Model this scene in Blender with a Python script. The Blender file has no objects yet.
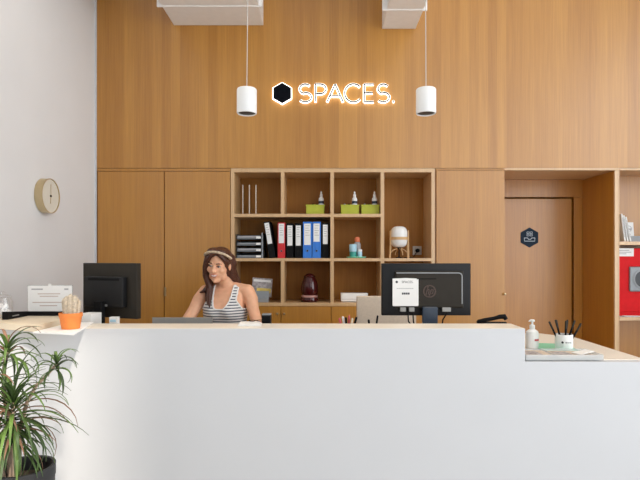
import bpy, bmesh, math, random
from mathutils import Vector, Matrix
random.seed(7)
C = bpy.context.scene.collection
PI = math.pi
F = 520.0                                   # focal length in pixels (640 wide frame)
EYE = 1.45                                  # eye height; the horizon sits at row 258
def fx(px, d): return (px-320.0)*d/F
def fz(py, d): return EYE+(258.0-py)*d/F
R = math.radians

# ------------------------------------------------------------------ materials
def mat(name, col, rough=.5, metal=0, var=.04, scale=18, emit=None, strength=0, spec=.5, trans=0, alpha=1, bump=0, sss=0):
    m = bpy.data.materials.new(name); m.use_nodes = True
    nt = m.node_tree; b = nt.nodes['Principled BSDF']
    b.inputs['Roughness'].default_value = rough
    b.inputs['Metallic'].default_value = metal
    b.inputs['Specular IOR Level'].default_value = spec
    if trans: b.inputs['Transmission Weight'].default_value = trans
    if alpha < 1: b.inputs['Alpha'].default_value = alpha
    if sss:
        b.inputs['Subsurface Weight'].default_value = sss
        b.inputs['Subsurface Radius'].default_value = (.012, .005, .003)
    tc = nt.nodes.new('ShaderNodeTexCoord'); nz = nt.nodes.new('ShaderNodeTexNoise')
    nz.inputs['Scale'].default_value = scale; nz.inputs['Detail'].default_value = 3
    nt.links.new(tc.outputs['Object'], nz.inputs['Vector'])
    rp = nt.nodes.new('ShaderNodeValToRGB')
    lo = [max(0, c*(1-var)) for c in col]; hi = [min(1, c*(1+var)) for c in col]
    rp.color_ramp.elements[0].position = .3; rp.color_ramp.elements[1].position = .7
    rp.color_ramp.elements[0].color = (*lo, 1); rp.color_ramp.elements[1].color = (*hi, 1)
    nt.links.new(nz.outputs['Fac'], rp.inputs['Fac']); nt.links.new(rp.outputs['Color'], b.inputs['Base Color'])
    if bump:
        bp = nt.nodes.new('ShaderNodeBump'); bp.inputs['Strength'].default_value = bump; bp.inputs['Distance'].default_value = .004
        nt.links.new(nz.outputs['Fac'], bp.inputs['Height']); nt.links.new(bp.outputs['Normal'], b.inputs['Normal'])
    if emit:
        b.inputs['Emission Color'].default_value = (*emit, 1); b.inputs['Emission Strength'].default_value = strength
    return m

def wood(name, dark, light, rough=.36, spec=1.0, strips=0.0, stripw=.075):
    m = bpy.data.materials.new(name); m.use_nodes = True
    nt = m.node_tree; N = nt.nodes; L = nt.links; b = N['Principled BSDF']
    b.inputs['Roughness'].default_value = rough; b.inputs['Specular IOR Level'].default_value = spec
    tc = N.new('ShaderNodeTexCoord')
    def noise(sx, sz, detail, rgh=.55):
        mp = N.new('ShaderNodeMapping'); mp.inputs['Scale'].default_value = (sx, sx, sz)
        L.new(tc.outputs['Object'], mp.inputs['Vector'])
        n = N.new('ShaderNodeTexNoise'); n.inputs['Scale'].default_value = 1; n.inputs['Detail'].default_value = detail
        n.inputs['Roughness'].default_value = rgh
        L.new(mp.outputs['Vector'], n.inputs['Vector']); return n.outputs['Fac']
    def math_(op, a, c, d=None):
        n = N.new('ShaderNodeMath'); n.operation = op
        for i, v in enumerate((a, c) if d is None else (a, c, d)):
            if isinstance(v, (int, float)): n.inputs[i].default_value = v
            else: L.new(v, n.inputs[i])
        return n.outputs[0]
    fine = noise(95, 2.2, 4, .6); broad = noise(7, .45, 3); cath = noise(26, .9, 3)
    v = math_('MULTIPLY_ADD', fine, .42, 0.0)
    v = math_('MULTIPLY_ADD', broad, .33, v)
    v = math_('MULTIPLY_ADD', cath, .25, v)
    if strips:
        sp = N.new('ShaderNodeSeparateXYZ'); L.new(tc.outputs['Object'], sp.inputs[0])
        fl = math_('FLOOR', math_('MULTIPLY', sp.outputs['X'], 1/stripw), 0)
        wn = N.new('ShaderNodeTexWhiteNoise'); wn.noise_dimensions = '1D'; L.new(fl, wn.inputs['W'])
        v = math_('ADD', v, math_('MULTIPLY', math_('SUBTRACT', wn.outputs['Value'], .5), strips))
    rp = N.new('ShaderNodeValToRGB')
    rp.color_ramp.elements[0].position = .32; rp.color_ramp.elements[1].position = .68
    rp.color_ramp.elements[0].color = (*dark, 1); rp.color_ramp.elements[1].color = (*light, 1)
    L.new(v, rp.inputs['Fac']); L.new(rp.outputs['Color'], b.inputs['Base Color'])
    bp = N.new('ShaderNodeBump'); bp.inputs['Strength'].default_value = .12; bp.inputs['Distance'].default_value = .002
    L.new(fine, bp.inputs['Height']); L.new(bp.outputs['Normal'], b.inputs['Normal'])
    return m

def clear(name, tint=(1, 1, 1), gloss=.08, rough=.02):
    m = bpy.data.materials.new(name); m.use_nodes = True
    nt = m.node_tree; N = nt.nodes; L = nt.links
    N.remove(N['Principled BSDF'])
    t = N.new('ShaderNodeBsdfTransparent'); t.inputs[0].default_value = (*tint, 1)
    g = N.new('ShaderNodeBsdfGlossy'); g.inputs['Roughness'].default_value = rough
    lw = N.new('ShaderNodeLayerWeight'); fr = N.new('ShaderNodeMath'); fr.operation = 'POWER'; fr.inputs[1].default_value = 4
    L.new(lw.outputs['Facing'], fr.inputs[0])
    mx = N.new('ShaderNodeMixShader'); ad = N.new('ShaderNodeMath'); ad.operation = 'MULTIPLY_ADD'; ad.inputs[1].default_value = .6; ad.inputs[2].default_value = .02+gloss*.3
    L.new(fr.outputs[0], ad.inputs[0]); L.new(ad.outputs[0], mx.inputs[0])
    L.new(t.outputs[0], mx.inputs[1]); L.new(g.outputs[0], mx.inputs[2])
    L.new(mx.outputs[0], N['Material Output'].inputs[0])
    return m

def striped(name, a, c, period, duty):
    m = mat(name, a, .8, var=.02); nt = m.node_tree; N = nt.nodes; L = nt.links
    tc = N.new('ShaderNodeTexCoord'); sp = N.new('ShaderNodeSeparateXYZ'); L.new(tc.outputs['Object'], sp.inputs[0])
    md = N.new('ShaderNodeMath'); md.operation = 'FRACT'
    ml = N.new('ShaderNodeMath'); ml.operation = 'MULTIPLY'; ml.inputs[1].default_value = 1/period
    L.new(sp.outputs['Z'], ml.inputs[0]); L.new(ml.outputs[0], md.inputs[0])
    ls = N.new('ShaderNodeMath'); ls.operation = 'LESS_THAN'; ls.inputs[1].default_value = duty; L.new(md.outputs[0], ls.inputs[0])
    mx = N.new('ShaderNodeMix'); mx.data_type = 'RGBA'
    mx.inputs['A'].default_value = (*a, 1); mx.inputs['B'].default_value = (*c, 1)
    L.new(ls.outputs[0], mx.inputs['Factor']); L.new(mx.outputs['Result'], N['Principled BSDF'].inputs['Base Color'])
    return m

M = {}
M['wall'] = mat('white_plaster', (.80, .80, .805), .9, var=.012, scale=3)
M['ceil'] = mat('ceiling_paint', (.78, .77, .75), .9, var=.01)
M['floor'] = mat('polished_concrete', (.58, .555, .53), .45, var=.08, scale=5)
M['oak'] = wood('oak_veneer', (.375, .142, .012), (.545, .25, .030))
M['oak_wall'] = wood('oak_strip_cladding', (.395, .158, .014), (.565, .262, .038), strips=.17, stripw=.083)
M['oak_edge'] = wood('oak_edge_banding', (.55, .33, .15), (.72, .47, .24))
M['oak_door'] = wood('oak_door_veneer', (.40, .150, .010), (.56, .245, .026))
M['oak_shaded'] = wood('oak_shaded_panel', (.31, .128, .020), (.43, .188, .038), .5, .25)  # darker copy of the oak, shade of the shelf recesses put into the colour
M['white'] = mat('white_laminate', (.632, .642, .662), .45, var=.008, scale=4)
M['cream'] = mat('cream_laminate', (.86, .80, .70), .4, var=.02, scale=6)
M['whitetop'] = mat('white_board', (.86, .86, .85), .5, var=.01)
M['beige'] = mat('pale_birch_board', (.72, .62, .47), .5, var=.05, scale=9)
M['black'] = mat('black_plastic', (.009, .009, .010), .38, var=.1, spec=.28)
M['blackmat'] = mat('black_matte', (.006, .006, .0065), .7, var=.1, spec=.15)
M['dark'] = mat('dark_grey_plastic', (.030, .025, .019), .5, var=.08, spec=.2)
M['navy'] = mat('blue_black_plastic', (.02, .035, .06), .35, var=.1)
M['metal'] = mat('brushed_steel', (.55, .55, .55), .3, .9, var=.05)
M['silver'] = mat('silver_plastic', (.33, .33, .32), .4, .3, var=.04)
M['brass'] = mat('brass', (.62, .50, .30), .3, 1, var=.05)
M['clockface'] = mat('clock_face_paper', (.76, .72, .62), .8, var=.02, spec=.2)
M['white_metal'] = mat('white_powder_coat', (.82, .82, .81), .4, var=.01)
M['lampinside'] = mat('lamp_reflector', (.03, .028, .027), .4, var=.1)
M['beam'] = mat('white_duct_paint', (.88, .86, .84), .6, var=.02)
M['cord'] = mat('grey_cable', (.55, .52, .48), .6)
M['signface'] = mat('sign_dark_face', (.004, .005, .008), .8, spec=.08)
M['signlight'] = mat('sign_led_acrylic', (.5, .5, .5), .4, emit=(1, .99, .96), strength=3.2)
M['paper'] = mat('white_paper', (.86, .85, .83), .8, var=.01)
M['ink'] = mat('printed_ink', (.05, .05, .06), .7)
M['greyink'] = mat('grey_print', (.42, .41, .42), .8)
M['redink'] = mat('red_print', (.55, .09, .10), .6)
M['red'] = mat('red_board', (.60, .02, .025), .5, var=.05)
M['redpaint'] = mat('red_enamel', (.66, .008, .012), .5, var=.05, spec=.15)
M['blue'] = mat('blue_board', (.03, .19, .66), .45, var=.05)
M['green'] = mat('lime_plastic', (.42, .45, .03), .5, var=.05)
M['teal'] = mat('teal_plastic', (.05, .36, .30), .4, var=.08)
M['mint'] = mat('mint_acrylic', (.25, .74, .52), .35, var=.05)
M['aqua'] = mat('pale_blue_plastic', (.42, .66, .78), .4)
M['orange'] = mat('orange_plastic', (.80, .22, .10), .4)
M['terracotta'] = mat('terracotta', (.78, .23, .05), .75, var=.08, scale=30, bump=.2)
M['soil'] = mat('potting_soil', (.06, .045, .03), .95, var=.4, scale=60, bump=.6)
M['cactus'] = mat('woolly_cactus', (.60, .50, .38), .9, var=.25, scale=90, bump=.8)
M['spine'] = mat('cactus_spine', (.80, .70, .55), .8)
M['planter'] = mat('charcoal_planter', (.022, .022, .024), .55, var=.15)
M['leaf'] = mat('dracaena_leaf', (.055, .10, .026), .45, var=.45, scale=9)
M['leaf_light'] = mat('pale_leaf', (.12, .21, .045), .45, var=.35, scale=9)
M['leaf_dry'] = mat('red_edged_leaf', (.24, .13, .08), .55, var=.3, scale=9)
M['bark'] = mat('dracaena_bark', (.46, .34, .25), .85, var=.25, scale=40, bump=.5)
M['opal'] = mat('opal_glass', (.84, .84, .83), .25, var=.01)
M['cherry'] = mat('pale_bent_wood', (.66, .42, .20), .5, var=.08)
M['rubyglass'] = mat('dark_red_glass', (.055, .005, .006), .12, var=.1)
M['pinkwax'] = mat('pale_pink_wax', (.55, .30, .26), .6)
M['greypl'] = mat('grey_plastic', (.30, .31, .32), .5)
M['tray'] = mat('charcoal_tray', (.045, .05, .055), .45, var=.1)
M['darklip'] = mat('dark_tray_lip', (.15, .16, .17), .4)
M['traylip'] = mat('grey_tray_lip', (.30, .32, .34), .4)
M['mag'] = mat('brochure_print', (.38, .34, .34), .5, var=.45, scale=45)
M['yellow'] = mat('yellow_print', (.70, .52, .12), .5, var=.2)
M['linen'] = mat('beige_fabric', (.62, .52, .42), .9, var=.05, scale=80, bump=.2)
M['skin'] = mat('skin', (.84, .455, .28), .5, var=.05, scale=30, sss=.12)
M['hair'] = mat('dark_brown_hair', (.075, .024, .013), .42, var=.5, scale=120, bump=.4)
M['band'] = mat('pale_patterned_headband', (.66, .53, .38), .7, var=.45, scale=60)
M['lip'] = mat('lips', (.58, .17, .15), .45)
M['teeth'] = mat('teeth', (.85, .82, .76), .3)
M['eye'] = mat('eye_white', (.75, .72, .70), .2)
M['iris'] = mat('dark_iris', (.03, .018, .012), .2)
M['shirt'] = striped('striped_jersey', (.80, .79, .77), (.07, .08, .12), .0188, .38)
M['shirttrim'] = mat('white_jersey', (.82, .81, .79), .85)
M['trouser'] = mat('navy_denim', (.03, .04, .07), .85)
M['glass'] = clear('clear_glass')
M['acrylic'] = clear('clear_acrylic', (.93, .95, .95), .05, .15)
def frosted(name):
    m = bpy.data.materials.new(name); m.use_nodes = True; N = m.node_tree.nodes; L = m.node_tree.links
    t = N.new('ShaderNodeBsdfTransparent'); mx = N.new('ShaderNodeMixShader'); mx.inputs[0].default_value = .45
    N['Principled BSDF'].inputs['Base Color'].default_value = (.78, .80, .80, 1); N['Principled BSDF'].inputs['Roughness'].default_value = .3
    L.new(t.outputs[0], mx.inputs[1]); L.new(N['Principled BSDF'].outputs[0], mx.inputs[2]); L.new(mx.outputs[0], N['Material Output'].inputs[0]); return m
M['frost'] = frosted('frosted_acrylic')
M['signhex'] = mat('slate_sign', (.022, .038, .060), .7, spec=.12)
M['lineart'] = mat('pale_line_art', (.55, .62, .68), .6)
M['blocker'] = mat('blocker_grey', (.4, .4, .4), .9)
M['outlet'] = mat('socket_plastic', (.62, .58, .52), .4)

# ------------------------------------------------------------------ shape helpers
def B(): return bmesh.new()
def box(bm, x0, x1, y0, y1, z0, z1, bev=0.0, seg=2):
    vs = [bm.verts.new((x, y, z)) for z in (z0, z1) for y in (y0, y1) for x in (x0, x1)]
    f = [(0, 2, 3, 1), (4, 5, 7, 6), (0, 1, 5, 4), (2, 6, 7, 3), (0, 4, 6, 2), (1, 3, 7, 5)]
    fs = [bm.faces.new([vs[i] for i in q]) for q in f]
    if bev > 0:
        es = list({e for q in fs for e in q.edges})
        bmesh.ops.bevel(bm, geom=es, offset=bev, segments=seg, profile=.7, affect='EDGES')
    return bm
def prism(bm, pts, z0, z1, bev=0.0):
    """polygon (x, y) extruded in z"""
    lo = [bm.verts.new((x, y, z0)) for x, y in pts]; hi = [bm.verts.new((x, y, z1)) for x, y in pts]
    n = len(pts); fs = [bm.faces.new(lo[::-1]), bm.faces.new(hi)]
    for i in range(n): fs.append(bm.faces.new([lo[i], lo[(i+1) % n], hi[(i+1) % n], hi[i]]))
    if bev: bmesh.ops.bevel(bm, geom=list({e for q in fs for e in q.edges}), offset=bev, segments=2, affect='EDGES')
    return bm
def slab(bm, pts, y0, y1, bev=0.0):
    """polygon (x, z) extruded in y"""
    lo = [bm.verts.new((x, y0, z)) for x, z in pts]; hi = [bm.verts.new((x, y1, z)) for x, z in pts]
    n = len(pts); fs = [bm.faces.new(lo), bm.faces.new(hi[::-1])]
    for i in range(n): fs.append(bm.faces.new([lo[(i+1) % n], lo[i], hi[i], hi[(i+1) % n]]))
    if bev: bmesh.ops.bevel(bm, geom=list({e for q in fs for e in q.edges}), offset=bev, segments=2, affect='EDGES')
    return bm
def lathe(bm, prof, seg=28, cx=0, cy=0, axis='Z', sy=1.0):
    """(r, h) profile turned round an axis; closed at both ends when r is not 0"""
    rings = []
    for r, h in prof:
        ring = []
        for k in range(seg):
            a = 2*PI*k/seg; u, v = r*math.cos(a), r*math.sin(a)*sy
            p = {'Z': (cx+u, cy+v, h), 'X': (h, cx+u, cy+v), 'Y': (cx+u, h, cy+v)}[axis]
            ring.append(bm.verts.new(p))
        rings.append(ring)
    for a, b in zip(rings, rings[1:]):
        for k in range(seg): bm.faces.new([a[k], a[(k+1) % seg], b[(k+1) % seg], b[k]])
    bm.faces.new(rings[0][::-1]); bm.faces.new(rings[-1])
    return bm
def tube(bm, pts, r, seg=8, flat=1.0):
    pts = [Vector(p) for p in pts]; n = len(pts); rings = []
    rr = r if isinstance(r, (list, tuple)) else [r]*n
    t0 = (pts[1]-pts[0]).normalized()
    up = Vector((0, 0, 1)) if abs(t0.z) < .9 else Vector((0, 1, 0))
    u = t0.cross(up).normalized()
    for i, p in enumerate(pts):
        t = (pts[min(n-1, i+1)]-pts[max(0, i-1)]).normalized()
        u = (u-t*u.dot(t)).normalized(); w = t.cross(u)
        rings.append([bm.verts.new(p+u*rr[i]*math.cos(2*PI*k/seg)+w*rr[i]*flat*math.sin(2*PI*k/seg)) for k in range(seg)])
    for a, b in zip(rings, rings[1:]):
        for k in range(seg): bm.faces.new([a[k], a[(k+1) % seg], b[(k+1) % seg], b[k]])
    bm.faces.new(rings[0][::-1]); bm.faces.new(rings[-1])
    return bm
def ball(bm, c, r, seg=16, rot=None):
    if isinstance(r, (int, float)): r = (r, r, r)
    mx = Matrix.Translation(c) @ (rot or Matrix.Identity(4)) @ Matrix.Diagonal((*r, 1))
    bmesh.ops.create_uvsphere(bm, u_segments=seg, v_segments=max(8, seg*2//3), radius=1, matrix=mx)
    return bm
def ribbon(bm, pts, w, y0, y1, seg=None):
    """flat stroke of width w along (x, z) points, from y0 to y1; pieces overlap at the joints"""
    n = len(pts); L_, R_ = [], []
    for i in range(n):
        a = Vector(pts[max(0, i-1)]); b = Vector(pts[min(n-1, i+1)]); t = (b-a).normalized(); q = Vector((-t.y, t.x))*w/2
        p = Vector(pts[i]); L_.append(p+q); R_.append(p-q)
    vs = [[bm.verts.new((p.x, y, p.y)) for p in row] for y in (y0, y1) for row in (L_, R_)]
    l0, r0, l1, r1 = vs
    for i in range(n-1):
        bm.faces.new([l0[i], r0[i], r0[i+1], l0[i+1]]); bm.faces.new([l1[i+1], r1[i+1], r1[i], l1[i]])
        bm.faces.new([l0[i+1], l1[i+1], l1[i], l0[i]]); bm.faces.new([r0[i], r1[i], r1[i+1], r0[i+1]])
    bm.faces.new([l0[0], l1[0], r1[0], r0[0]]); bm.faces.new([r0[-1], r1[-1], l1[-1], l0[-1]])
    return bm
def obj(name, bm, m, parent=None, smooth=False, loc=None):
    bmesh.ops.recalc_face_normals(bm, faces=bm.faces)
    me = bpy.data.meshes.new(name); bm.to_mesh(me); bm.free()
    if smooth:
        me.set_sharp_from_angle(angle=R(38)) if hasattr(me, 'set_sharp_from_angle') else None
        for p in me.polygons: p.use_smooth = True
    me.materials.append(m if not isinstance(m, str) else M[m])
    o = bpy.data.objects.new(name, me); C.objects.link(o)
    if parent: o.parent = parent
    if loc: o.location = loc
    return o
def fuse(name, bm, m, parent, voxel=.004, smooth=3, fac=.5):
    """overlapping closed volumes become one continuous surface"""
    o = obj(name, bm, m, parent)
    r = o.modifiers.new('Remesh', 'REMESH'); r.mode = 'VOXEL'; r.voxel_size = voxel
    s = o.modifiers.new('Smooth', 'SMOOTH'); s.iterations = smooth; s.factor = fac
    dg = bpy.context.evaluated_depsgraph_get(); dg.update()
    me = bpy.data.meshes.new_from_object(o.evaluated_get(dg)); o.modifiers.clear(); old = o.data; o.data = me
    bpy.data.meshes.remove(old); me.name = name
    for p in me.polygons: p.use_smooth = True
    if not me.materials: me.materials.append(M[m])
    return o
def thing(name, label, cat, loc=(0, 0, 0), rotz=0, group=None):
    o = bpy.data.objects.new(name, None); C.objects.link(o); o.empty_display_size = .1
    o.location = loc; o.rotation_euler = (0, 0, rotz); o['label'] = label; o['category'] = cat
    if group: o['group'] = group
    return o
def tag(o, label, cat, group=None):
    o['label'] = label; o['category'] = cat
    if group: o['group'] = group
    return o
def struct(name, bm, m, parent=None, smooth=False):
    o = obj(name, bm, m, parent, smooth)
    if not parent: o['kind'] = 'structure'
    return o
def copy_tree(o, parent=None):
    c = o.copy(); C.objects.link(c)
    if parent: c.parent = parent
    for ch in list(o.children): copy_tree(ch, c)
    return c
def lettering(bm, body, h, cx, cz, y, align='CENTER', bend=None):
    """words as flat raised mesh on an x-z plane facing -y, cap height about h"""
    cu = bpy.data.curves.new('lettering', 'FONT'); cu.body = body; cu.size = h/.69; cu.align_x = align; cu.extrude = .0004; cu.resolution_u = 2
    o = bpy.data.objects.new('lettering', cu); C.objects.link(o)
    dg = bpy.context.evaluated_depsgraph_get(); dg.update()
    me = bpy.data.meshes.new_from_object(o.evaluated_get(dg))
    for v in me.vertices:
        x, yy, zz = v.co
        if bend:
            a = (x+cx)/bend; v.co = (bend*math.sin(a), y+bend*(1-math.cos(a))-zz, cz+yy)
        else: v.co = (cx+x, y-zz, cz+yy)
    bm.from_mesh(me)
    bpy.data.objects.remove(o); bpy.data.curves.remove(cu); bpy.data.meshes.remove(me)
    return bm
def hexa(cx, cz, r, flat=False): return [(cx+r*math.sin(PI/3*k), cz+r*math.cos(PI/3*k)) for k in range(6)]

# ------------------------------------------------------------------ room
YB = 4.63            # front plane of the timber wall
XL = -2.001          # left wall
YF = -2.4            # glazed street front behind the camera
ZT = fz(168, YB)     # joint between cupboards and cladding
ZC = 5.7
XR = 5.2
struct('floor', box(B(), XL-.2, XR+.2, YF-.2, 5.5, -.1, 0), 'floor')
struct('ceiling', box(B(), XL-.2, XR+.2, YF-.2, 5.5, ZC, ZC+.12), 'ceil')
struct('wall_left', box(B(), XL-.15, XL, YF-.2, 5.5, 0, ZC), 'wall')
wr = B(); box(wr, XR, XR+.15, YF-.2, -1.9, 0, ZC); box(wr, XR, XR+.15, 3.3, 5.5, 0, ZC); box(wr, XR, XR+.15, -1.9, 3.3, 0, .5); box(wr, XR, XR+.15, -1.9, 3.3, 5.2, ZC)
struct('wall_right', wr, 'wall')
w2 = B()
for y in (-1.9, -.2, 1.5, 3.24): box(w2, XR+.04, XR+.1, y, y+.06, .5, 5.2)
for z in (.5, 2.8, 5.14): box(w2, XR+.04, XR+.1, -1.9, 3.3, z, z+.06)
win2 = struct('window_2', w2, 'dark')
for a, b in ((-1.84, -.2), (-.14, 1.5), (1.56, 3.24)): obj('pane', box(B(), XR+.066, XR+.074, a, b, .56, 5.14), 'glass', win2)
struct('wall_back', box(B(), XL, XR, YB, YB+.62, ZT, ZC), 'oak_wall')
struct('wall_rear', box(B(), XL, XR, 5.28, 5.45, 0, ZT), 'oak_shaded')
struct('trim_1', box(B(), XL, XL+.0145, YB-.012, YB, 0, ZC), 'white')
# street front: window with mullions and panes
wf = B()
for x in (XL, -.3, 1.4, 3.1, XR-.06): box(wf, x, x+.06, YF-.05, YF+.05, 0, ZC)
for z in (0, ZC-.07): box(wf, XL, XR, YF-.05, YF+.05, z, z+.07)
win = struct('window_1', wf, 'dark')
for a, b in ((XL+.06, -.3), (-.24, 1.4), (1.46, 3.1), (3.16, XR-.06)):
    obj('pane', box(B(), a, b, YF-.004, YF+.004, .07, ZC-.07), 'glass', win)
# unseen block added outside to keep the sun off the room's right
struct('sun_blocker', box(B(), 7.14, 19, -12, -10, 0, 24), 'blocker')

# duct boxes under the ceiling
def duct(x0, x1, label, row):
    z0 = fz(row, YB)
    t = thing('ceiling_duct', label, 'duct', (0, 0, 0), 0, 'white ceiling ducts')
    obj('casing', box(B(), x0, x1, 2.9, YB-.001, z0, z0+.9, .006), 'beam', t)
    for hx_ in (x0+.06, x1-.06):
        for hy_ in (3.1, 4.4): obj('hanger', tube(B(), [(hx_, hy_, z0+.895), (hx_, hy_, ZC-.002)], .006, 8), 'metal', t)
    yf = 2.075*F/252.5
    obj('flange', box(B(), x0-.04, x1+.03, yf-.007, yf+.007, z0-.007, z0+.93, .002), 'beam', t)
    obj('flange', box(B(), x0-.04, x1+.03, yf-.65, yf-.636, z0-.007, z0+.93, .002), 'beam', t)
    return t
duct(fx(174, YB), fx(263.5, YB), 'wide white duct box under the ceiling, left of the sign', 25.5)
duct(fx(382, YB), fx(415.5, YB), 'narrow white duct box under the ceiling, right above the full stop of the sign', 29)

# pendants
def pendant(px, wob, label):
    d = 2.75; x = fx(px, d); z0 = fz(114, d); z1 = fz(89, d); r = .0525
    t = thing('pendant_lamp', label, 'lamp', (x, d, z0), 0, 'white cylinder pendants')
    h = z1-z0
    bm = lathe(B(), [(r*.86, .045), (r*.86, .004), (r*.93, 0), (r, .004), (r, h-.006), (r*.94, h)], 32)
    obj('shade', bm, 'white_metal', t, True)
    obj('reflector', lathe(B(), [(r*.855, .006), (r*.6, .035), (r*.2, .042)], 28), 'lampinside', t, True)
    pts = [(wob[i] if i < len(wob) else wob[-1], 0, h-.002+(ZC-z0-h)*i/8*.98) for i in range(9)]
    obj('cord', tube(B(), pts, .0022, 6), 'cord', t, True)
    obj('ceiling_rose', lathe(B(), [(.04, ZC-z0-.03), (.04, ZC-z0-.001)], 20, wob[-1], 0), 'white_metal', t, True)
pendant(246.8, [0, .004, .008, .004, .006, .004, .004], 'white cylinder pendant lamp left of the black hexagon sign')
pendant(426, [0, -.002, -.008, -.022, -.012, -.004, -.004], 'white cylinder pendant lamp right of the backlit sign')

# backlit sign
sign = thing('wall_sign', 'backlit sign with black hexagon and thin dark capital letters on oak cladding', 'sign', (0, YB, 0))
def zz(v): return fz(102.8, YB)+v*(fz(85.2, YB)-fz(102.8, YB))
def arc(cx, cz, rx, rz, a0, a1, n=14): return [(cx+rx*math.cos(R(a0+(a1-a0)*i/n)), cz+rz*math.sin(R(a0+(a1-a0)*i/n))) for i in range(n+1)]
S_ = arc(.5, .735, .44, .265, 38, 268, 16)[:-1]+arc(.5, .265, .5, .265, 88, -142, 16)
glyphs = [('S', 299, 311.5, [S_]),
          ('P', 315.5, 326, [[(0, 0), (0, 1)], [(0, 1), (.45, 1)]+arc(.45, .73, .55, .27, 90, -90)+[(0, .46)]]),
          ('A', 327, 343, [[(0, 0), (.5, 1)], [(.5, 1), (1, 0)], [(.17, .33), (.83, .33)]]),
          ('C', 344.5, 360, [arc(.56, .5, .56, .51, 42, 318, 26)]),
          ('E', 364, 373.5, [[(0, 0), (0, 1)], [(0, 1), (1, 1)], [(0, .51), (.88, .51)], [(0, 0), (1, 0)]]),
          ('S', 377, 389, [S_])]
for g, p0, p1, strokes in glyphs:
    x0, x1 = fx(p0, YB), fx(p1, YB)
    face, glow = B(), B()
    for s in strokes:
        pts = [(x0+u*(x1-x0), zz(v)) for u, v in s]
        ribbon(face, pts, .0108, -.034, -.026); ribbon(glow, pts, .0195, -.0255, -.012)
    lt = obj('letter', face, 'signface', sign); obj('light_strip', glow, 'signlight', lt)
xd = fx(393.2, YB)
lt = obj('full_stop', lathe(B(), [(.0075, -.034), (.0075, -.026)], 12, xd, zz(.03), 'Y'), 'signface', sign)
obj('light_strip', lathe(B(), [(.011, -.0255), (.011, -.010)], 12, xd, zz(.03), 'Y'), 'signlight', lt)
hx, hz = fx(282.4, YB), fz(94.2, YB)
lt = obj('hexagon', slab(B(), hexa(hx, hz, .091), -.036, -.026), 'signface', sign)
obj('light_strip', slab(B(), hexa(hx, hz, .099), -.0255, -.010), 'signlight', lt)

# wall clock on the left wall
ck = thing('wall_clock', 'round brass rimmed wall clock with plain beige face on the white wall', 'clock', (XL, 3.757, fz(196, 3.757)))
rc = .125
obj('rim', lathe(B(), [(rc*.96, .001), (rc, .004), (rc, .060), (rc*.965, .060), (rc*.965, .05)], 48, 0, 0, 'X'), 'brass', ck, True)
obj('dial', lathe(B(), [(rc*.963, .02), (rc*.963, .053)], 48, 0, 0, 'X'), 'clockface', ck, True)
obj('hub', lathe(B(), [(.007, .05), (.007, .061)], 14, 0, 0, 'X'), 'dark', ck, True)
obj('hour_hand', box(B(), .0545, .056, -.003, .003, -.055, .002), 'brass', ck)
obj('minute_hand', box(B(), .0565, .058, -.002, .002, -.004, .085), 'brass', ck)

# ------------------------------------------------------------------ timber wall units (front plane YB)
ZD = fz(171.5, YB)                                    # top of the doors
def W(px): return fx(px, YB)
def Z(py): return fz(py, YB)
cb = thing('cupboard', 'tall two door oak cupboard between the white wall and open shelving', 'cupboard', (0, YB, 0))
obj('carcass', box(B(), XL+.002, W(230.4), .02, .60, .06, ZT-.002), 'oak_shaded', cb)
obj('top_rail', box(B(), XL+.016, W(230.4), 0, .02, ZD+.004, ZT-.004, .001), 'oak', cb)
for a, b in ((97.4, 163.9), (164.5, 230.2)):
    dr = obj('door', box(B(), W(a)+.002, W(b), 0, .02, .09, ZD, .0015), 'oak', cb)
    if a > 150: obj('handle', box(B(), W(165.2), W(166.4), -.018, 0, Z(296), Z(287), .002), 'brass', dr)
obj('plinth', box(B(), XL+.02, W(230.2), .04, .06, 0, .088), 'dark', cb)

# open shelving
SH = .36
bk = thing('bookcase', 'wide oak open shelving unit with cupboards below, behind the reception desk', 'shelving', (0, YB, 0))
xs = [(230.8, 234.3), (280.8, 284.3), (330.4, 333.9), (380.7, 384.2), (431.4, 434.9)]
z_top = (Z(172.2), ZT-.003); z_s1 = (Z(217), Z(213.8)); z_s2 = (Z(261.2), Z(258.2)); z_s3 = (Z(306), Z(302.8))
for i in (0, 4): obj('side_panel', box(B(), W(xs[i][0]), W(xs[i][1]), 0, SH, .06, ZT-.003, .001), 'oak_edge', bk)
for i, za, zb in ((1, z_s1[1], z_top[0]), (1, z_s3[1], z_s2[0]), (2, z_s3[1], z_s2[0]), (2, z_s2[1], z_top[0]), (3, z_s3[1], z_s2[0]), (3, z_s2[1], z_top[0])):
    obj('divider', box(B(), W(xs[i][0]), W(xs[i][1]), .001, SH, za, zb, .001), 'oak_edge', bk)
def shelf(z, a, b): obj('shelf', box(B(), W(a), W(b), 0, SH, z[0], z[1], .001), 'oak_edge', bk)
obj('top_panel', box(B(), W(234.3), W(431.4), 0, SH, *z_top, .001), 'oak_edge', bk)
shelf(z_s1, 234.3, 330.4); shelf(z_s1, 333.9, 380.7); shelf(z_s2, 234.3, 431.4); shelf(z_s3, 234.3, 431.4)
obj('back_panel', box(B(), W(234.3), W(431.4), SH, SH+.012, .06, ZT-.003), 'oak_shaded', bk)
for k, (a, b) in enumerate(((234.5, 280.7), (281.3, 330.9), (331.5, 380.9), (381.5, 431.2))):
    dr = obj('door', box(B(), W(a), W(b), .001, .02, .09, z_s3[0]-.003, .0015), 'oak', bk)
    kx = W(b)-.03 if k % 2 == 0 else W(a)+.026
    obj('knob', lathe(B(), [(.005, 0), (.006, -.012), (.011, -.016), (.011, -.024), (.007, -.028)], 16, kx, Z(313.7), 'Y'), 'brass', dr, True)
obj('plinth', box(B(), W(231), W(434.6), .04, .06, 0, .088), 'dark', bk)

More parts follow.
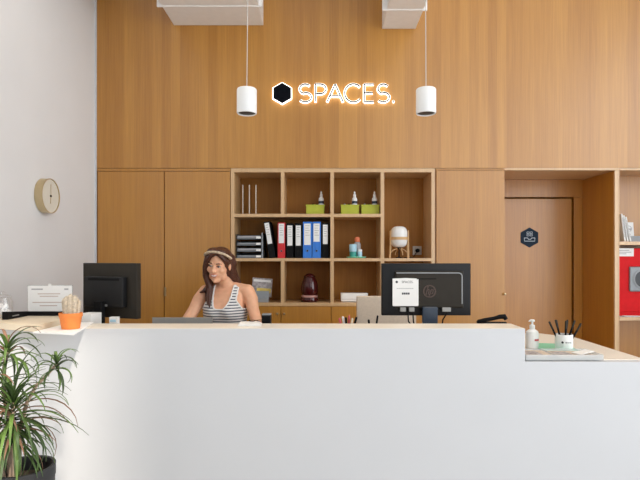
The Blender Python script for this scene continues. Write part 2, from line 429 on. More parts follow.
cb2 = thing('cupboard', 'tall single door oak cupboard between the shelving and the door niche', 'cupboard', (0, YB, 0))
XN = W(504.6)
obj('carcass', box(B(), W(435.4), XN, .02, .60, .06, ZT-.004), 'oak', cb2)
obj('top_rail', box(B(), W(435.4), XN, 0, .02, ZD+.014, ZT-.004, .001), 'oak', cb2)
d2 = obj('door', box(B(), W(436.4), XN-.001, 0, .02, .09, ZD+.01, .0015), 'oak', cb2)
obj('knob', lathe(B(), [(.004, 0), (.005, -.014), (.010, -.018), (.010, -.027), (.006, -.030)], 16, XN-.004, Z(294), 'Y'), 'brass', d2, True)
obj('plinth', box(B(), W(436), XN-.002, .04, .06, 0, .088), 'dark', cb2)

# door niche
NB = 5.195                                           # plane of the niche's back
def NW(px): return fx(px, NB)
def NZ(py): return fz(py, NB)
XN2 = W(614.8)
struct('trim_2', box(B(), XN, W(618.6), YB+.001, YB+.62, Z(170.2), ZT-.001, .001), 'oak_edge')          # head board over the niche
struct('trim_3', box(B(), XN2, W(618.4), YB, NB+.05, 0, Z(170.4), .001), 'oak_edge')     # right cheek
struct('trim_4', box(B(), XN2-.004, XN2-.0005, YB+.015, NB, 0, Z(170.8)), 'oak_door')            # veneer on the cheek
struct('trim_5', box(B(), XN+.002, XN2-.005, NB-.001, NB+.04, NZ(197), Z(170.4)), 'oak_door')      # transom
struct('trim_6', box(B(), NW(574), XN2-.005, NB-.001, NB+.04, 0, NZ(197.2), .002), 'oak_door')      # jamb
struct('door_1', box(B(), XN+.003, NW(572.2), NB+.012, NB+.05, .006, NZ(198.8), .002), 'oak_door')
sg = thing('door_sign', 'dark slate hexagonal sign with pale tray icon on the oak door', 'sign', (NW(529.8), NB+.012, NZ(237.5)))
obj('plate', slab(B(), hexa(0, 0, .101), -.007, -.0005, .0015), 'signhex', sg)
ic = B(); w_ = .0065
for cx in (-.016, .016):
    for cz in (.024, .048): ribbon(ic, [(cx-.011, cz-.008), (cx+.011, cz-.008), (cx+.011, cz+.008), (cx-.011, cz+.008), (cx-.011, cz-.008)], w_*.75, -.0085, -.0068)
ribbon(ic, [(-.052, -.004), (-.052, -.036), (.052, -.036), (.052, -.004)], w_, -.0085, -.0068)
ribbon(ic, [(-.055, -.004), (-.022, -.004), (-.010, -.018), (.010, -.018), (.022, -.004), (.055, -.004)], w_, -.0085, -.0068)
obj('icon', ic, 'lineart', sg)

# right shelving
bk2 = thing('bookcase', 'tall oak shelving at the right edge holding the red hose cabinet', 'shelving', (0, YB, 0))
XR2 = W(760)
obj('side_panel', box(B(), W(618.8), W(619.6), 0.004, .34, .06, ZT-.003), 'oak_edge', bk2)
obj('side_panel', box(B(), XR2, XR2+.03, 0, .34, .06, ZT-.003), 'oak_edge', bk2)
obj('top_panel', box(B(), W(619.6), XR2, 0, .34, Z(170.2), ZT-.003), 'oak_edge', bk2)
for a, b in ((245, 241.5), (320.6, 317.2), (420, 416.5)): obj('shelf', box(B(), W(619.6), XR2, 0, .34, Z(a), Z(b), .001), 'oak_edge', bk2)
obj('back_panel', box(B(), W(618.8), XR2+.03, .34, .352, .06, ZT-.003), 'oak', bk2)
obj('plinth', box(B(), W(619), XR2, .04, .06, 0, .058), 'dark', bk2)

# ------------------------------------------------------------------ things on the shelves
D1 = YB+.12
def on(py): return Z(py)+.0005
zs1, zs2, zs3 = z_s1[1]+.0006, z_s2[1]+.0006, z_s3[1]+.0006
# acrylic holders upper left
for k, (px, nm) in enumerate(((243.5, 'left of three'), (250, 'middle of three'), (256.5, 'right of three'))):
    t = thing('sign_holder', f'clear acrylic sign holder standing edgewise on the top shelf, {nm}', 'holder', (fx(px, YB+.1), YB+.06, zs1), R(4), 'clear acrylic holders on the top shelf')
    hh = .265
    obj('panel', box(B(), -.0035, .0035, 0, .19, .004, hh, .0008), 'acrylic', t)
    obj('edge', box(B(), -.0045, .0045, -.004, 0, .004, hh, .0008), 'linen', t)
    obj('foot', box(B(), -.018, .018, 0, .19, 0, .004), 'acrylic', t)
# green boxes with bottles
def green_box(px, w, label, seed):
    d = YB+.06; t = thing('storage_box', label, 'box', (fx(px, d), d+.07, zs1), 0, 'lime green boxes on the top shelf')
    hw = w*d/F/2; h = fz(204.6, d)-zs1; dep = .065
    bm = B()
    box(bm, -hw, hw, -dep, -dep+.004, 0, h, .001); box(bm, -hw, hw, dep-.004, dep, 0, h, .001)
    box(bm, -hw, -hw+.004, -dep, dep, 0, h, .001); box(bm, hw-.004, hw, -dep, dep, 0, h, .001); box(bm, -hw, hw, -dep, dep, 0, .004)
    obj('tub', bm, 'green', t)
    obj('rim', box(B(), -hw-.003, hw+.003, -dep-.003, -dep, h-.012, h, .001), 'green', t)
    return t, hw, h, d
def spray(x, y, z, label, dz):
    t = thing('spray_bottle', label, 'bottle', (x, y, z), 0, 'spray bottles in the green boxes')
    obj('body', lathe(B(), [(.02, 0), (.0245, .006), (.0245, .138), (.021, .150), (.012, .158), (.012, .165)], 20), 'paper', t, True)
    obj('label', lathe(B(), [(.0248, .098), (.0248, .122)], 20), 'navy', t, True)
    nz = obj('nozzle', lathe(B(), [(.013, .162), (.013, .182), (.008, .187), (.0075, .205), (.004, .212)], 16), 'paper', t, True)
    obj('trigger', box(B(), -.004, .004, -.026, 0, .183, .191, .002), 'paper', nz)
    return t
for px, w, bx, lab, bl, lumps in (
        (315.3, 18.5, 321.2, 'lime green box on the shelf above the red and blue binders', 'white spray bottle in the green box above the binders', (312.5, 316)),
        (350, 18.2, 354.6, 'left of two lime green boxes side by side in the next cell', 'white spray bottle in the middle green box', (344, 348)),
        (370.4, 18.2, 374.6, 'right of two lime green boxes side by side, nearest the table lamp', 'white spray bottle in the rightmost green box', (364, 368.5))):
    t, hw, h, d = green_box(px, w, lab, 1)
    spray(fx(bx, d+.07), d+.075, zs1+.0046, bl, 0)
    for j, lx in enumerate(lumps):
        g = thing('cleaning_cloth', f'dark folded cloth in the {"left" if j == 0 else "middle"} of the {["green box above the binders", "middle green box", "rightmost green box"][[315.3, 350, 370.4].index(px)]}', 'cloth', (fx(lx, d+.06), d+.07, zs1+.005), .3*j, 'dark cloths in the green boxes')
        bm = B(); ball(bm, (0, 0, h*.5), (.019, .035, h*.5), 14); ball(bm, (.006, -.012, h*.98), (.013, .014, .012), 12)
        fuse('fold', bm, 'blackmat' if j or px < 320 else 'greypl', g, .004, 2)
# letter trays
lt_d = YB+.05
tr = thing('letter_tray', 'stack of dark letter trays with grey label fronts on the middle shelf', 'letter tray', (fx(236.6, lt_d), lt_d, zs2))
lw = fx(261.6, lt_d)-fx(236.6, lt_d); th = (fz(233, lt_d)-zs2)
for k in range(4):
    z = k*th/4
    bm = B(); box(bm, 0, lw, 0, .26, z, z+.006, .001); box(bm, 0, .004, 0, .26, z, z+.048, .001); box(bm, lw-.004, lw, 0, .26, z, z+.048, .001)
    box(bm, 0, lw, .256, .26, z, z+.048)
    tt = obj('tray', bm, 'tray', tr)
    obj('front_lip', box(B(), .002, lw*.78, -.004, 0, z, z+.014, .001), 'darklip', tt)
    obj('label_tab', box(B(), lw*.78, lw*.97, -.005, 0, z+.006, z+.026, .001), 'paper', tt)
    obj('paper', box(B(), .006, lw-.01, .01, .25, z+.0062, z+.026+.006*(k % 2)), 'greyink' if k % 2 else 'traylip', tt)
obj('end_frame', box(B(), lw, lw+.012, -.004, .26, 0, th+.004, .002), 'traylip', tr)
# binders
def binder(x0, x1, top, m, label, lab, lean=0):
    d = YB+.03; w = fx(x1, d)-fx(x0, d); h = fz(top, d)-zs2
    t = thing('ring_binder', label, 'binder', (fx(x0, d), d, zs2+.0004), 0, 'ring binders on the middle shelf')
    if lean:
        t.rotation_euler = (0, -lean, 0); t.location.x += 0
    obj('cover', box(B(), .0005, w-.0005, 0, .27, 0, h, .003), m, t)
    lb = obj('spine_label', box(B(), w*.14, w*.86, -.0016, .0005, h*lab[0], h*lab[1], .0004), 'paper', t)
    ln = B()
    for q in range(5): box(ln, w*.26, w*(.74-.1*(q % 2)), -.0022, -.0015, h*(lab[1]-.06-q*.065)-.002, h*(lab[1]-.06-q*.065)+.002)
    obj('print', ln, 'greyink', lb)
    obj('finger_ring', lathe(B(), [(.0085, -.0018), (.0095, .0005), (.0095, -.0018)], 20, w/2, h*.2, 'Y'), 'metal' if m != 'blackmat' else 'dark', t, True)
    obj('finger_hole', lathe(B(), [(.0062, -.002), (.0062, .0004)], 18, w/2, h*.2, 'Y'), 'blackmat', t, True)
    return t
binder(269.2, 275.6, 221.5, 'blackmat', 'black binder leaning against the letter trays', (.38, .96), R(9.5))
binder(277.6, 285.2, 222.6, 'red', 'red ring binder with white spine label', (.42, .97))
binder(286.4, 293.4, 223.4, 'blackmat', 'black binder standing right beside the red one', (.36, .94))
binder(294.8, 301.8, 223.4, 'blackmat', 'black binder standing left beside the first blue one', (.36, .94))
binder(302.9, 311.9, 221.8, 'blue', 'blue binder standing right of a black binder, left of the two blue', (.36, .95))
binder(312.3, 320.9, 221.8, 'blue', 'right one of the two blue binders, next to the last black binder', (.45, .95))
binder(322.0, 328.6, 223.0, 'blackmat', 'black binder at the right end of the binder row', (.40, .95))
# bottles on a teal tray
d = YB+.12
ty = tag(obj('tray', lathe(B(), [(.075, 0), (.088, .006), (.090, .014), (.084, .014), (.074, .008)], 32), 'mint', smooth=True), 'round mint green tray on the shelf beside the black binder', 'tray')
ty.location = (fx(356.3, d), d, zs2)
def bottle(px, dy, prof, m, capprof, cm, label, extra=None):
    t = thing('bottle', label, 'bottle', (fx(px, d+dy), d+dy, zs2+.0085), 0, 'bottles on the mint tray')
    obj('body', lathe(B(), prof, 20), m, t, True)
    obj('cap', lathe(B(), capprof, 18), cm, t, True)
    if extra: obj('label', lathe(B(), extra[0], 20), extra[1], t, True)
bottle(357.3, .035, [(.030, 0), (.032, .006), (.032, .12), (.024, .135), (.015, .145)], 'greyink', [(.022, .140), (.025, .150), (.025, .172), (.017, .186)], 'orange', 'tall pinkish bottle with orange cap on the mint tray')
bottle(353.0, -.035, [(.029, 0), (.031, .005), (.031, .048), (.031, .05)], 'teal', [(.033, .05), (.034, .056), (.034, .110), (.030, .117)], 'aqua', 'teal jar with large pale blue lid on the mint tray')
bottle(359.9, -.03, [(.020, 0), (.021, .004), (.021, .05), (.018, .055)], 'aqua', [(.021, .05), (.021, .066), (.018, .07)], 'paper', 'short pale blue bottle with white cap on the mint tray')
# table lamp with opal globe
d = YB+.12
lp = thing('table_lamp', 'opal capsule table lamp in bent wood frame on the shelf', 'lamp', (fx(399, d), d, zs2))
k = d/F
hb, hm = 10.5*k, 32*k
pf = []
for i in range(25):
    a = -PI/2+PI*i/24; c_, s_ = math.cos(a), math.sin(a)
    pf.append((max(.004*k, 8.6*k*abs(c_)**.55), 21.2*k+10.6*k*math.copysign(abs(s_)**.75, s_)))
obj('globe', lathe(B(), pf, 36), 'opal', lp, True)
obj('ring', lathe(B(), [(9.0*k, 18.2*k), (9.4*k, 18.2*k), (9.4*k, 21.0*k), (9.0*k, 21.0*k), (8.9*k, 18.4*k)], 36), 'cherry', lp, True)
for a in range(4):
    ang = R((22, 158, 202, 338)[a])
    px_ = math.cos(ang)*9.5*k; py_ = math.sin(ang)*9.5*k
    obj('leg', tube(B(), [(px_*1.04, py_*1.04, 0), (px_, py_, 10*k), (px_, py_, 24*k), (px_*.97, py_*.97, 27.5*k)], .0055, 10), 'cherry', lp, True)
for a in (0, 1):
    ang = PI/2*a+.25
    pts = [(math.cos(ang)*9.4*k*math.cos(t), math.sin(ang)*9.4*k*math.cos(t), 3*k+6.5*k*math.sin(t)) for t in [PI*i/14 for i in range(15)]]
    obj('arch', tube(B(), pts, .0045, 8), 'cherry', lp, True)
obj('lamp_holder', lathe(B(), [(.018, 8.8*k), (.016, 11.2*k)], 18), 'blackmat', lp, True)
obj('dimmer', lathe(B(), [(.03, .0), (.03, .006), (.006, .012), (.006, 9.6*k)], 18), 'blackmat', lp, True)
# socket with plug
d = YB+SH
so = thing('wall_socket', 'beige wall socket with black plug behind the capsule lamp', 'socket', (fx(417, d), d, fz(250.5, d)))
obj('plate', box(B(), -.042, .042, -.010, -.0005, -.042, .042, .004), 'outlet', so)
obj('recess', lathe(B(), [(.021, -.0125), (.021, -.008)], 24, 0, 0, 'Y'), 'outlet', so, True)
pl = thing('power_plug', 'black plug and cable in the beige socket', 'plug', (fx(417, d), d-.0125, fz(250.5, d)))
obj('body', lathe(B(), [(.019, -.0005), (.019, -.03), (.012, -.036)], 20, 0, 0, 'Y'), 'blackmat', pl, True)
obj('cable', tube(B(), [(0, -.03, 0), (-.005, -.05, -.012), (-.03, -.055, -.035), (-.05, -.06, zs2+.0045-pl.location.z), (-.095, -.08, zs2+.0045-pl.location.z), (-.14, -.12, zs2+.0045-pl.location.z)], .0038, 8), 'blackmat', pl, True)
# brochure stand
d = YB+.10
bs = thing('brochure_stand', 'grey display stand holding colourful brochure on the lowest shelf', 'stand', (fx(261, d), d, zs3))
k = d/F
obj('base', box(B(), -8.5*k, 8*k, -.055, .05, 0, 3.5*k, .004), 'greypl', bs)
obj('holder', slab(B(), [(-8*k, 3.5*k), (8*k, 3.5*k), (8.6*k, 11*k), (-8.6*k, 11*k)], -.046, -.02, .002), 'traylip', bs)
mg = thing('brochure', 'colourful printed brochure in the grey display stand', 'brochure', (fx(261, d), d-.003, zs3+2.2*k))
mg.rotation_euler = (R(-9), R(4), 0)
obj('cover', box(B(), -10*k, 10*k, -.010, .0, 3*k, 21.5*k, .001), 'mag', mg)
obj('picture', box(B(), -5*k, 9.2*k, -.0112, -.0095, 7*k, 11.5*k), 'yellow', mg)
obj('headline', box(B(), -9*k, 8.4*k, -.0112, -.0095, 17.6*k, 20*k), 'paper', mg)
# ruby glass dome lantern
d = YB+.13
rl = thing('candle_lantern', 'dark red glass dome lantern with pink base on the lowest shelf', 'lantern', (fx(309.6, d), d, zs3))
k = d/F
obj('base', lathe(B(), [(8.6*k, 0), (9*k, .006), (9*k, 3*k), (8*k, 5*k)], 36), 'rubyglass', rl, True)
obj('collar', lathe(B(), [(7.6*k, 3.6*k), (8.2*k, 4.2*k), (8.2*k, 6.0*k), (7.4*k, 6.6*k)], 36), 'pinkwax', rl, True)
obj('dome', lathe(B(), [(7.4*k, 6.2*k), (8.4*k, 9*k), (8.5*k, 15*k), (7.6*k, 20*k), (6*k, 23*k), (5.2*k, 26*k), (3*k, 27.8*k), (.6*k, 28.2*k)], 36), 'rubyglass', rl, True)
obj('top_ring', lathe(B(), [(5.6*k, 24.0*k), (5.9*k, 24.5*k), (5.9*k, 25.6*k), (5.3*k, 26*k)], 30), 'rubyglass', rl, True)
# white router-like box
d = YB+.08
wb = thing('router', 'flat white box lying on the lowest shelf beside the beige chair', 'router', (fx(355, d), d+.06, zs3))
obj('casing', box(B(), -14*d/F, 13*d/F, -.06, .06, .004, 8.6*d/F, .008, 3), 'paper', wb, True)
obj('foot', box(B(), -12*d/F, 11*d/F, -.05, .05, 0, .005), 'greypl', wb)
obj('front_seam', box(B(), -13*d/F, 12*d/F, -.0608, -.0598, 2.6*d/F, 3.0*d/F), 'greyink', wb)
# right shelves
d = YB+.08
zr1 = Z(241.5)+.0006
for i, (px, lean) in enumerate(((621.2, 7), (624.0, 9), (626.8, 11))):
    lb = ['white booklet leaning on the right shelf, nearest the niche', 'white booklet leaning on the right shelf, second from the niche', 'white booklet leaning on the right shelf, nearest the emblem card'][i]
    t = thing('booklet', lb, 'booklet', (fx(px+1.4, d), d, zr1), 0, 'white booklets on the right shelf'); t.rotation_euler = (0, R(-lean), 0)
    hh = .25-.012*i
    obj('cover', box(B(), -.006, .006, -.04, .12, .0015, hh, .001), 'paper', t)
    obj('spine_print', box(B(), -.002, .002, -.0408, -.0398, .04, hh-.03), 'greyink', t)
cd = thing('emblem_card', 'white card with grey round emblem standing on the right shelf', 'card', (fx(629.5, d+.1), d+.1, zr1)); cd.rotation_euler = (R(-6), 0, 0)
obj('card', box(B(), -.046, .046, 0, .004, .001, .185, .001), 'paper', cd)
em = B(); ribbon(em, [(.026*math.cos(2*PI*i/20), .125+.026*math.sin(2*PI*i/20)) for i in range(21)], .006, -.0012, .0005); box(em, -.028, .028, -.0012, .0005, .112, .128); box(em, -.015, .015, -.0012, .0005, .066, .072)
obj('emblem', em, 'greyink', cd)
gb = thing('card_box', 'small grey box lying in front of the emblem card', 'box', (fx(633.5, d), d, zr1))
obj('body', box(B(), -.045, .06, -.03, .05, 0, .038, .003), 'greypl', gb); obj('lid', box(B(), -.047, .062, -.032, .052, .038, .05, .003), 'traylip', gb)
bc = thing('camera_case', 'black rounded case at the right edge of the upper shelf', 'case', (fx(648, d+.05), d+.05, zr1))
bm = B(); box(bm, -.08, .1, -.05, .06, 0, .055, .012, 3); obj('shell', bm, 'black', bc, True); obj('zip', box(B(), -.081, .101, -.051, .061, .032, .036), 'dark', bc)
# red hose cabinet
hc = thing('fire_hose_cabinet', 'red enamel cabinet with round grey window on the right shelving', 'cabinet', (W(619.8), YB+.06, Z(317.2)+.0006))
k = YB/F; hw_ = 50*k; hh = 69*k
obj('body', box(B(), 0, hw_, 0, .24, 0, hh, .004), 'redpaint', hc)
dr = obj('door', box(B(), .01, hw_-.01, -.014, 0, 5*k, hh-.4*k, .004), 'redpaint', hc)
wx, wz = fx(642, YB+.05)-W(619.8), fz(279, YB+.05)-(Z(317.2))
bz = B(); box(bz, wx-13.5*k, wx+13.5*k, -.026, -.013, wz-12.5*k, wz+12.5*k, .02, 4); obj('window_frame', bz, 'traylip', dr, True)
obj('window_pane', lathe(B(), [(10*k, -.0275), (10*k, -.02)], 40, wx, wz, 'Y'), 'tray', dr, True)
obj('ring', lathe(B(), [(10*k, -.0262), (10.2*k, -.032), (8.6*k, -.034), (8.2*k, -.0265)], 40, wx, wz, 'Y'), 'traylip', dr, True)
pp = thing('notice', 'white paper notice taped to the top of the red cabinet', 'notice', (W(619.8)+.004, YB+.046, Z(256.3)))
obj('sheet', box(B(), 0, 16.5*k, -.002, -.0005, 0, 8.2*k), 'paper', pp)
nt_ = B()
for a, b, z in ((1.5, 12, 5.6), (1.5, 14, 3.8), (1.5, 9, 2.2)): box(nt_, a*k, b*k, -.0028, -.0018, z*k, (z+.7)*k)
obj('print', nt_, 'greyink', pp)
lf = thing('leaflet', 'dark folded leaflet lying under the red cabinet door', 'leaflet', (W(628), YB+.02, Z(317.2)+.0006), R(-8))
obj('sheet', box(B(), -.06, .09, -.012, .028, 0, .006, .001), 'mag', lf); obj('top_sheet', box(B(), -.03, .12, -.014, .026, .006, .010, .001), 'paper', lf)

# ------------------------------------------------------------------ reception counter
YC = 2.6; ZK = 1.098; YK = 2.795; ZL = .935
rcn = thing('reception_counter', 'long white reception counter with cream top, lower at its right end', 'counter', (0, 0, 0))
XE = fx(525, YC); XE2 = 1.655
obj('front_panel', slab(B(), [(XL+.003, .0), (XE2, .0), (XE2, ZL-.004), (XE, ZL-.004), (XE, ZK-.022), (XL+.003, ZK-.022)], YC, YC+.045), 'white', rcn)
obj('rear_panel', box(B(), -1.345, XE, YK-.045, YK-.02, ZL+.002, ZK-.022), 'white', rcn)
obj('end_panel', box(B(), XE-.02, XE, YC+.045, YK-.02, ZL+.002, ZK-.022), 'white', rcn)
tp = B(); prism(tp, [(XL+.003, YC), (XE, YC), (XE, YK), (-1.345, YK), (-1.345, 3.02), (XL+.003, 3.02)], ZK-.022, ZK, .002)
obj('countertop', tp, 'cream', rcn)
obj('front_edge', box(B(), XL+.003, XE, YC-.0015, YC, ZK-.022, ZK-.001), 'white', rcn)
obj('side_cabinet', box(B(), -1.375, -1.35, YC+.05, 3.02, 0, ZK-.022), 'white', rcn)
# work surface
ws = thing('desk_worktop', 'cream work surface running behind and along the low end of the counter', 'desk', (0, 0, 0))
obj('worktop', prism(B(), [(-1.34, YC+.046), (XE2, YC+.046), (XE2, 3.37), (1.50, 3.56), (1.05, 3.56), (.95, 3.37), (-1.34, 3.37)], ZL-.03, ZL, .0015), 'cream', ws)
obj('end_panel', box(B(), XE2-.03, XE2-.002, YC+.06, 3.34, 0, ZL-.03), 'white', ws)
obj('support_panel', box(B(), -1.33, -1.30, YC+.06, 3.3, 0, ZL-.03), 'white', ws)
obj('support_panel', box(B(), .95, .98, YC+.06, 3.34, 0, ZL-.03), 'white', ws)

# ---- left end of the counter
wbd = tag(obj('display_board', prism(B(), [(-1.338, 2.42), (-1.118, 2.362), (-1.218, 2.80), (-1.328, 2.80)], ZK+.0006, ZK+.0085, .001), 'whitetop'), 'white board under the cactus pot, jutting over the counter front', 'board')
bgd = tag(obj('birch_board', prism(B(), [(-1.340, 2.462), (-1.352, 3.015), (-1.975, 3.015), (-1.975, 2.735)], ZK+.0006, ZK+.032, .002), 'beige'), 'thick pale beige board lying at the left end of the counter', 'board')
ZB_ = ZK+.0325
og = thing('desk_organizer', 'low black rail standing on the beige board below the certificate', 'organizer', (0, 0, ZB_))
obj('back_rail', box(B(), -1.625, -1.356, 2.875, 2.90, 0, .0225, .002), 'blackmat', og)
sd = B(); v0 = [(-1.645, 2.69, 0), (-1.615, 2.69, 0), (-1.615, 2.90, 0), (-1.645, 2.90, 0)]; v1 = [(-1.645, 2.69, .041), (-1.615, 2.69, .041), (-1.615, 2.90, .0225), (-1.645, 2.90, .0225)]
lo = [sd.verts.new(v) for v in v0]; hi = [sd.verts.new(v) for v in v1]
sd.faces.new(lo[::-1]); sd.faces.new(hi)
for i in range(4): sd.faces.new([lo[i], lo[(i+1) % 4], hi[(i+1) % 4], hi[i]])
sr = obj('side_rail', sd, 'blackmat', og)
obj('mark', box(B(), -1.6155, -1.614, 2.73, 2.79, .012, .018), 'silver', sr)
# certificate in an acrylic stand
d = 2.955; k = d/F
ct = thing('certificate', 'white printed certificate in acrylic stand behind the cactus pot', 'certificate', (fx(50, d), d, ZB_), R(3)); 
obj('sheet', box(B(), -21.5*k, 21.5*k, 0, .002, .004, 28.5*k), 'paper', ct)
obj('stand', box(B(), -22*k, 22*k, .0022, .006, .002, 29*k), 'acrylic', ct)
obj('foot', box(B(), -22*k, 22*k, -.03, .05, 0, .002), 'acrylic', ct)
obj('clip', box(B(), -1.5*k, 1.5*k, -.002, .007, 28.2*k, 30.4*k, .001), 'paper', ct)
pr = B()
for a, b, z, h in ((-18, -7, 24.4, 1.3), (14, 18, 24.2, 1.6)): box(pr, a*k, b*k, -.0008, .0002, z*k, (z+h)*k)
obj('header_print', pr, 'greyink', ct)
pr = B()
for a, b, z in ((-12, 10, 20), (-10, 8, 17.6), (-17, 14, 11.5), (-10, 7, 8.2)): box(pr, a*k, b*k, -.0008, .0002, z*k, (z+.75)*k)
obj('body_print', pr, mat('brown_print', (.52, .40, .34), .8), ct)
# glass jar
jr = thing('glass_jar', 'clear glass jar of white sweets at the left edge of the counter', 'jar', (-1.71, 2.80, ZB_))
obj('jar', lathe(B(), [(.043, 0), (.05, .006), (.05, .085), (.042, .10), (.042, .106), (.039, .106), (.039, .099), (.046, .083), (.046, .008), (.04, .004)], 32), 'glass', jr, True)
obj('lid', lathe(B(), [(.045, .107), (.046, .112), (.03, .121), (.012, .124), (.014, .134), (.004, .14)], 28), 'glass', jr, True)
bm = B()
for i in range(40):
    a = random.random()*2*PI; r = .034*math.sqrt(random.random()); ball(bm, (r*math.cos(a), r*math.sin(a), .016+.05*random.random()), .010, 8)
o = obj('sweets', bm, 'paper', jr, True); o['kind'] = 'stuff'
# potted cactus on the white board
d = .343*F/(328.5-258); k = d/F*.92
ZW = ZK+.0091
cp = thing('potted_cactus', 'woolly pale cactus in orange terracotta pot on the white board', 'cactus', (fx(70.8, d), d, ZW))
obj('pot', lathe(B(), [(9.0*k, 0), (9.3*k, .003), (11.3*k, 13.0*k), (11.9*k, 13.2*k), (12.0*k, 17.0*k), (11.2*k, 17.2*k), (10.6*k, 15*k), (2*k, 14.6*k)], 40), 'terracotta', cp, True)
obj('soil', lathe(B(), [(10.7*k, 15*k), (10.7*k, 15.6*k), (3*k, 15.9*k)], 30), 'soil', cp, True)
stems = [(a, b, c+2.5, e*.84, f) for a, b, c, e, f in [(-5.6, -1.5, 30.5, 2.5, -.6), (-2.6, -3.6, 33.2, 2.8, -.2), (1.0, -3.2, 35.5, 3.0, .1), (4.6, -2.4, 34.0, 2.9, .5), (-4, 3, 31, 2.6, -.4), (0, 2.6, 33, 2.7, 0), (4.5, 3, 31, 2.6, .4), (7.2, .6, 28.5, 2.2, .9)]]
for (sx, sy, top, r, ln) in stems:
    bm = B(); seg = 16; rings = []
    for i in range(13):
        t = i/12; z = 15*k+(top-15)*k*t; rr = r*k*(.82+.3*math.sin(PI*min(1, t*1.05)*.75))*(1 if t < .8 else math.sqrt(max(.02, 1-((t-.8)/.2)**2)))
        rings.append([bm.verts.new(((sx+ln*t*1.6)*k+rr*(1+.10*(j % 2))*math.cos(2*PI*j/seg), sy*k+rr*(1+.10*(j % 2))*math.sin(2*PI*j/seg), z)) for j in range(seg)])
    for a, b in zip(rings, rings[1:]):
        for j in range(seg): bm.faces.new([a[j], a[(j+1) % seg], b[(j+1) % seg], b[j]])
    bm.faces.new(rings[0][::-1]); bm.faces.new(rings[-1])
    st = obj('stem', bm, 'cactus', cp, True)
    bm = B()
    for i in range(60):
        t = random.random(); a = random.random()*2*PI; z = 16*k+(top-16)*k*t; rr = r*k*1.02
        p = Vector(((sx+ln*t*1.6)*k+rr*math.cos(a), sy*k+rr*math.sin(a), z)); q = p+Vector((math.cos(a)*.005, math.sin(a)*.005, .003))
        tube(bm, [p, q], .0004, 3)
    o = obj('spines', bm, 'spine', st); o['kind'] = 'stuff'

# ---- left monitor (seen from behind, turned)
def stand(t, zdesk_rel, yb, w=.045, m='black'):
    obj('neck', box(B(), -w/2, w/2, yb, yb+.03, zdesk_rel+.012, .10, .006), m, t)
    obj('base', lathe(B(), [(.11, zdesk_rel), (.115, zdesk_rel+.004), (.10, zdesk_rel+.012), (.04, zdesk_rel+.016)], 36, 0, yb+.03, 'Z', .72), m, t, True)
ml = thing('monitor', 'black square monitor seen from behind beside the potted cactus', 'monitor', (-1.25, 3.105, 1.095), math.atan2(-.17, .391))
# local: back of the screen faces -y
obj('shell', box(B(), -.213, .213, -.012, .024, 0, .325, .008, 3), 'dark', ml, True)
obj('screen', box(B(), -.2, .2, .0235, .026, .012, .312), 'blackmat', ml)
obj('back_cover', box(B(), -.168, .140, -.046, -.010, .065, .245, .010, 3), 'black', ml, True)
obj('vent', box(B(), -.13, .11, -.0475, -.0455, .222, .236), 'blackmat', ml)
bm = B(); box(bm, -.058, .004, -.075, -.045, ZL-1.095+.012, .10, .006); obj('neck', bm, 'blackmat', ml)
obj('base', lathe(B(), [(.10, ZL-1.0945), (.105, ZL-1.091), (.09, ZL-1.083), (.04, ZL-1.079)], 36, -.027, -.03, 'Z', .8), 'blackmat', ml, True)
obj('ports', box(B(), -.06, .02, -.0485, -.0455, .07, .082), 'silver', ml)
cbm = B(); tube(cbm, [(-.05, -.05, .075), (-.075, -.085, .04), (-.115, -.12, 0), (-.15, -.135, -.06), (-.155, -.135, ZL-1.095+.006)], .004, 8); obj('cable', cbm, 'blackmat', ml, True)
ph = tag(obj('paper_pile', prism(B(), [(-.045, -.08), (.04, -.08), (.035, .035), (-.045, .035)], 0, .205, .001), 'paper'), 'white block of paper between the cactus pot and monitor neck', 'paper')
ph.location = (fx(92, 2.93), 2.935, ZL+.0006); ph.rotation_euler = (0, 0, R(-8))
wbx = thing('carton', 'tiny white printed carton right of the left monitor neck', 'carton', (fx(113, 2.84), 2.86, ZL+.0006))
obj('box', box(B(), -.022, .022, -.018, .018, 0, fz(317, 2.86)-ZL, .001), 'paper', wbx)
obj('print', box(B(), -.016, .014, -.0186, -.0178, .165, .178), 'aqua', wbx)
obj('seal', box(B(), -.004, .016, -.0186, -.0178, .148, .158), 'greyink', wbx)

# ---- right monitor
mr = thing('monitor', 'wide black monitor with white sticker seen from behind on the reception desk', 'monitor', (fx(426, 3.06), 3.06, 1.112))
k = 3.06/F
obj('shell', box(B(), -.262, .262, -.008, .026, 0, .307, .007, 3), 'black', mr, True)
obj('screen', box(B(), -.25, .25, .0255, .028, .012, .296), 'blackmat', mr)
bmk = B(); box(bmk, -.185, .215, -.026, -.006, .045, .262, .014, 4); obj('back_cover', bmk, 'dark', mr, True)
ou = B()
pts = [(-.178, .251), (.185, .251)]+[(.185+.02*math.sin(R(a)), .231+.02*math.cos(R(a))) for a in (15, 30, 45, 60, 75, 90)]+[(.205, .07)]
ribbon(ou, pts, .006, -.0285, -.0255); obj('ridge', ou, 'greypl', mr)
obj('slot', box(B(), -.06, .055, -.028, -.0255, .214, .219), 'blackmat', mr)
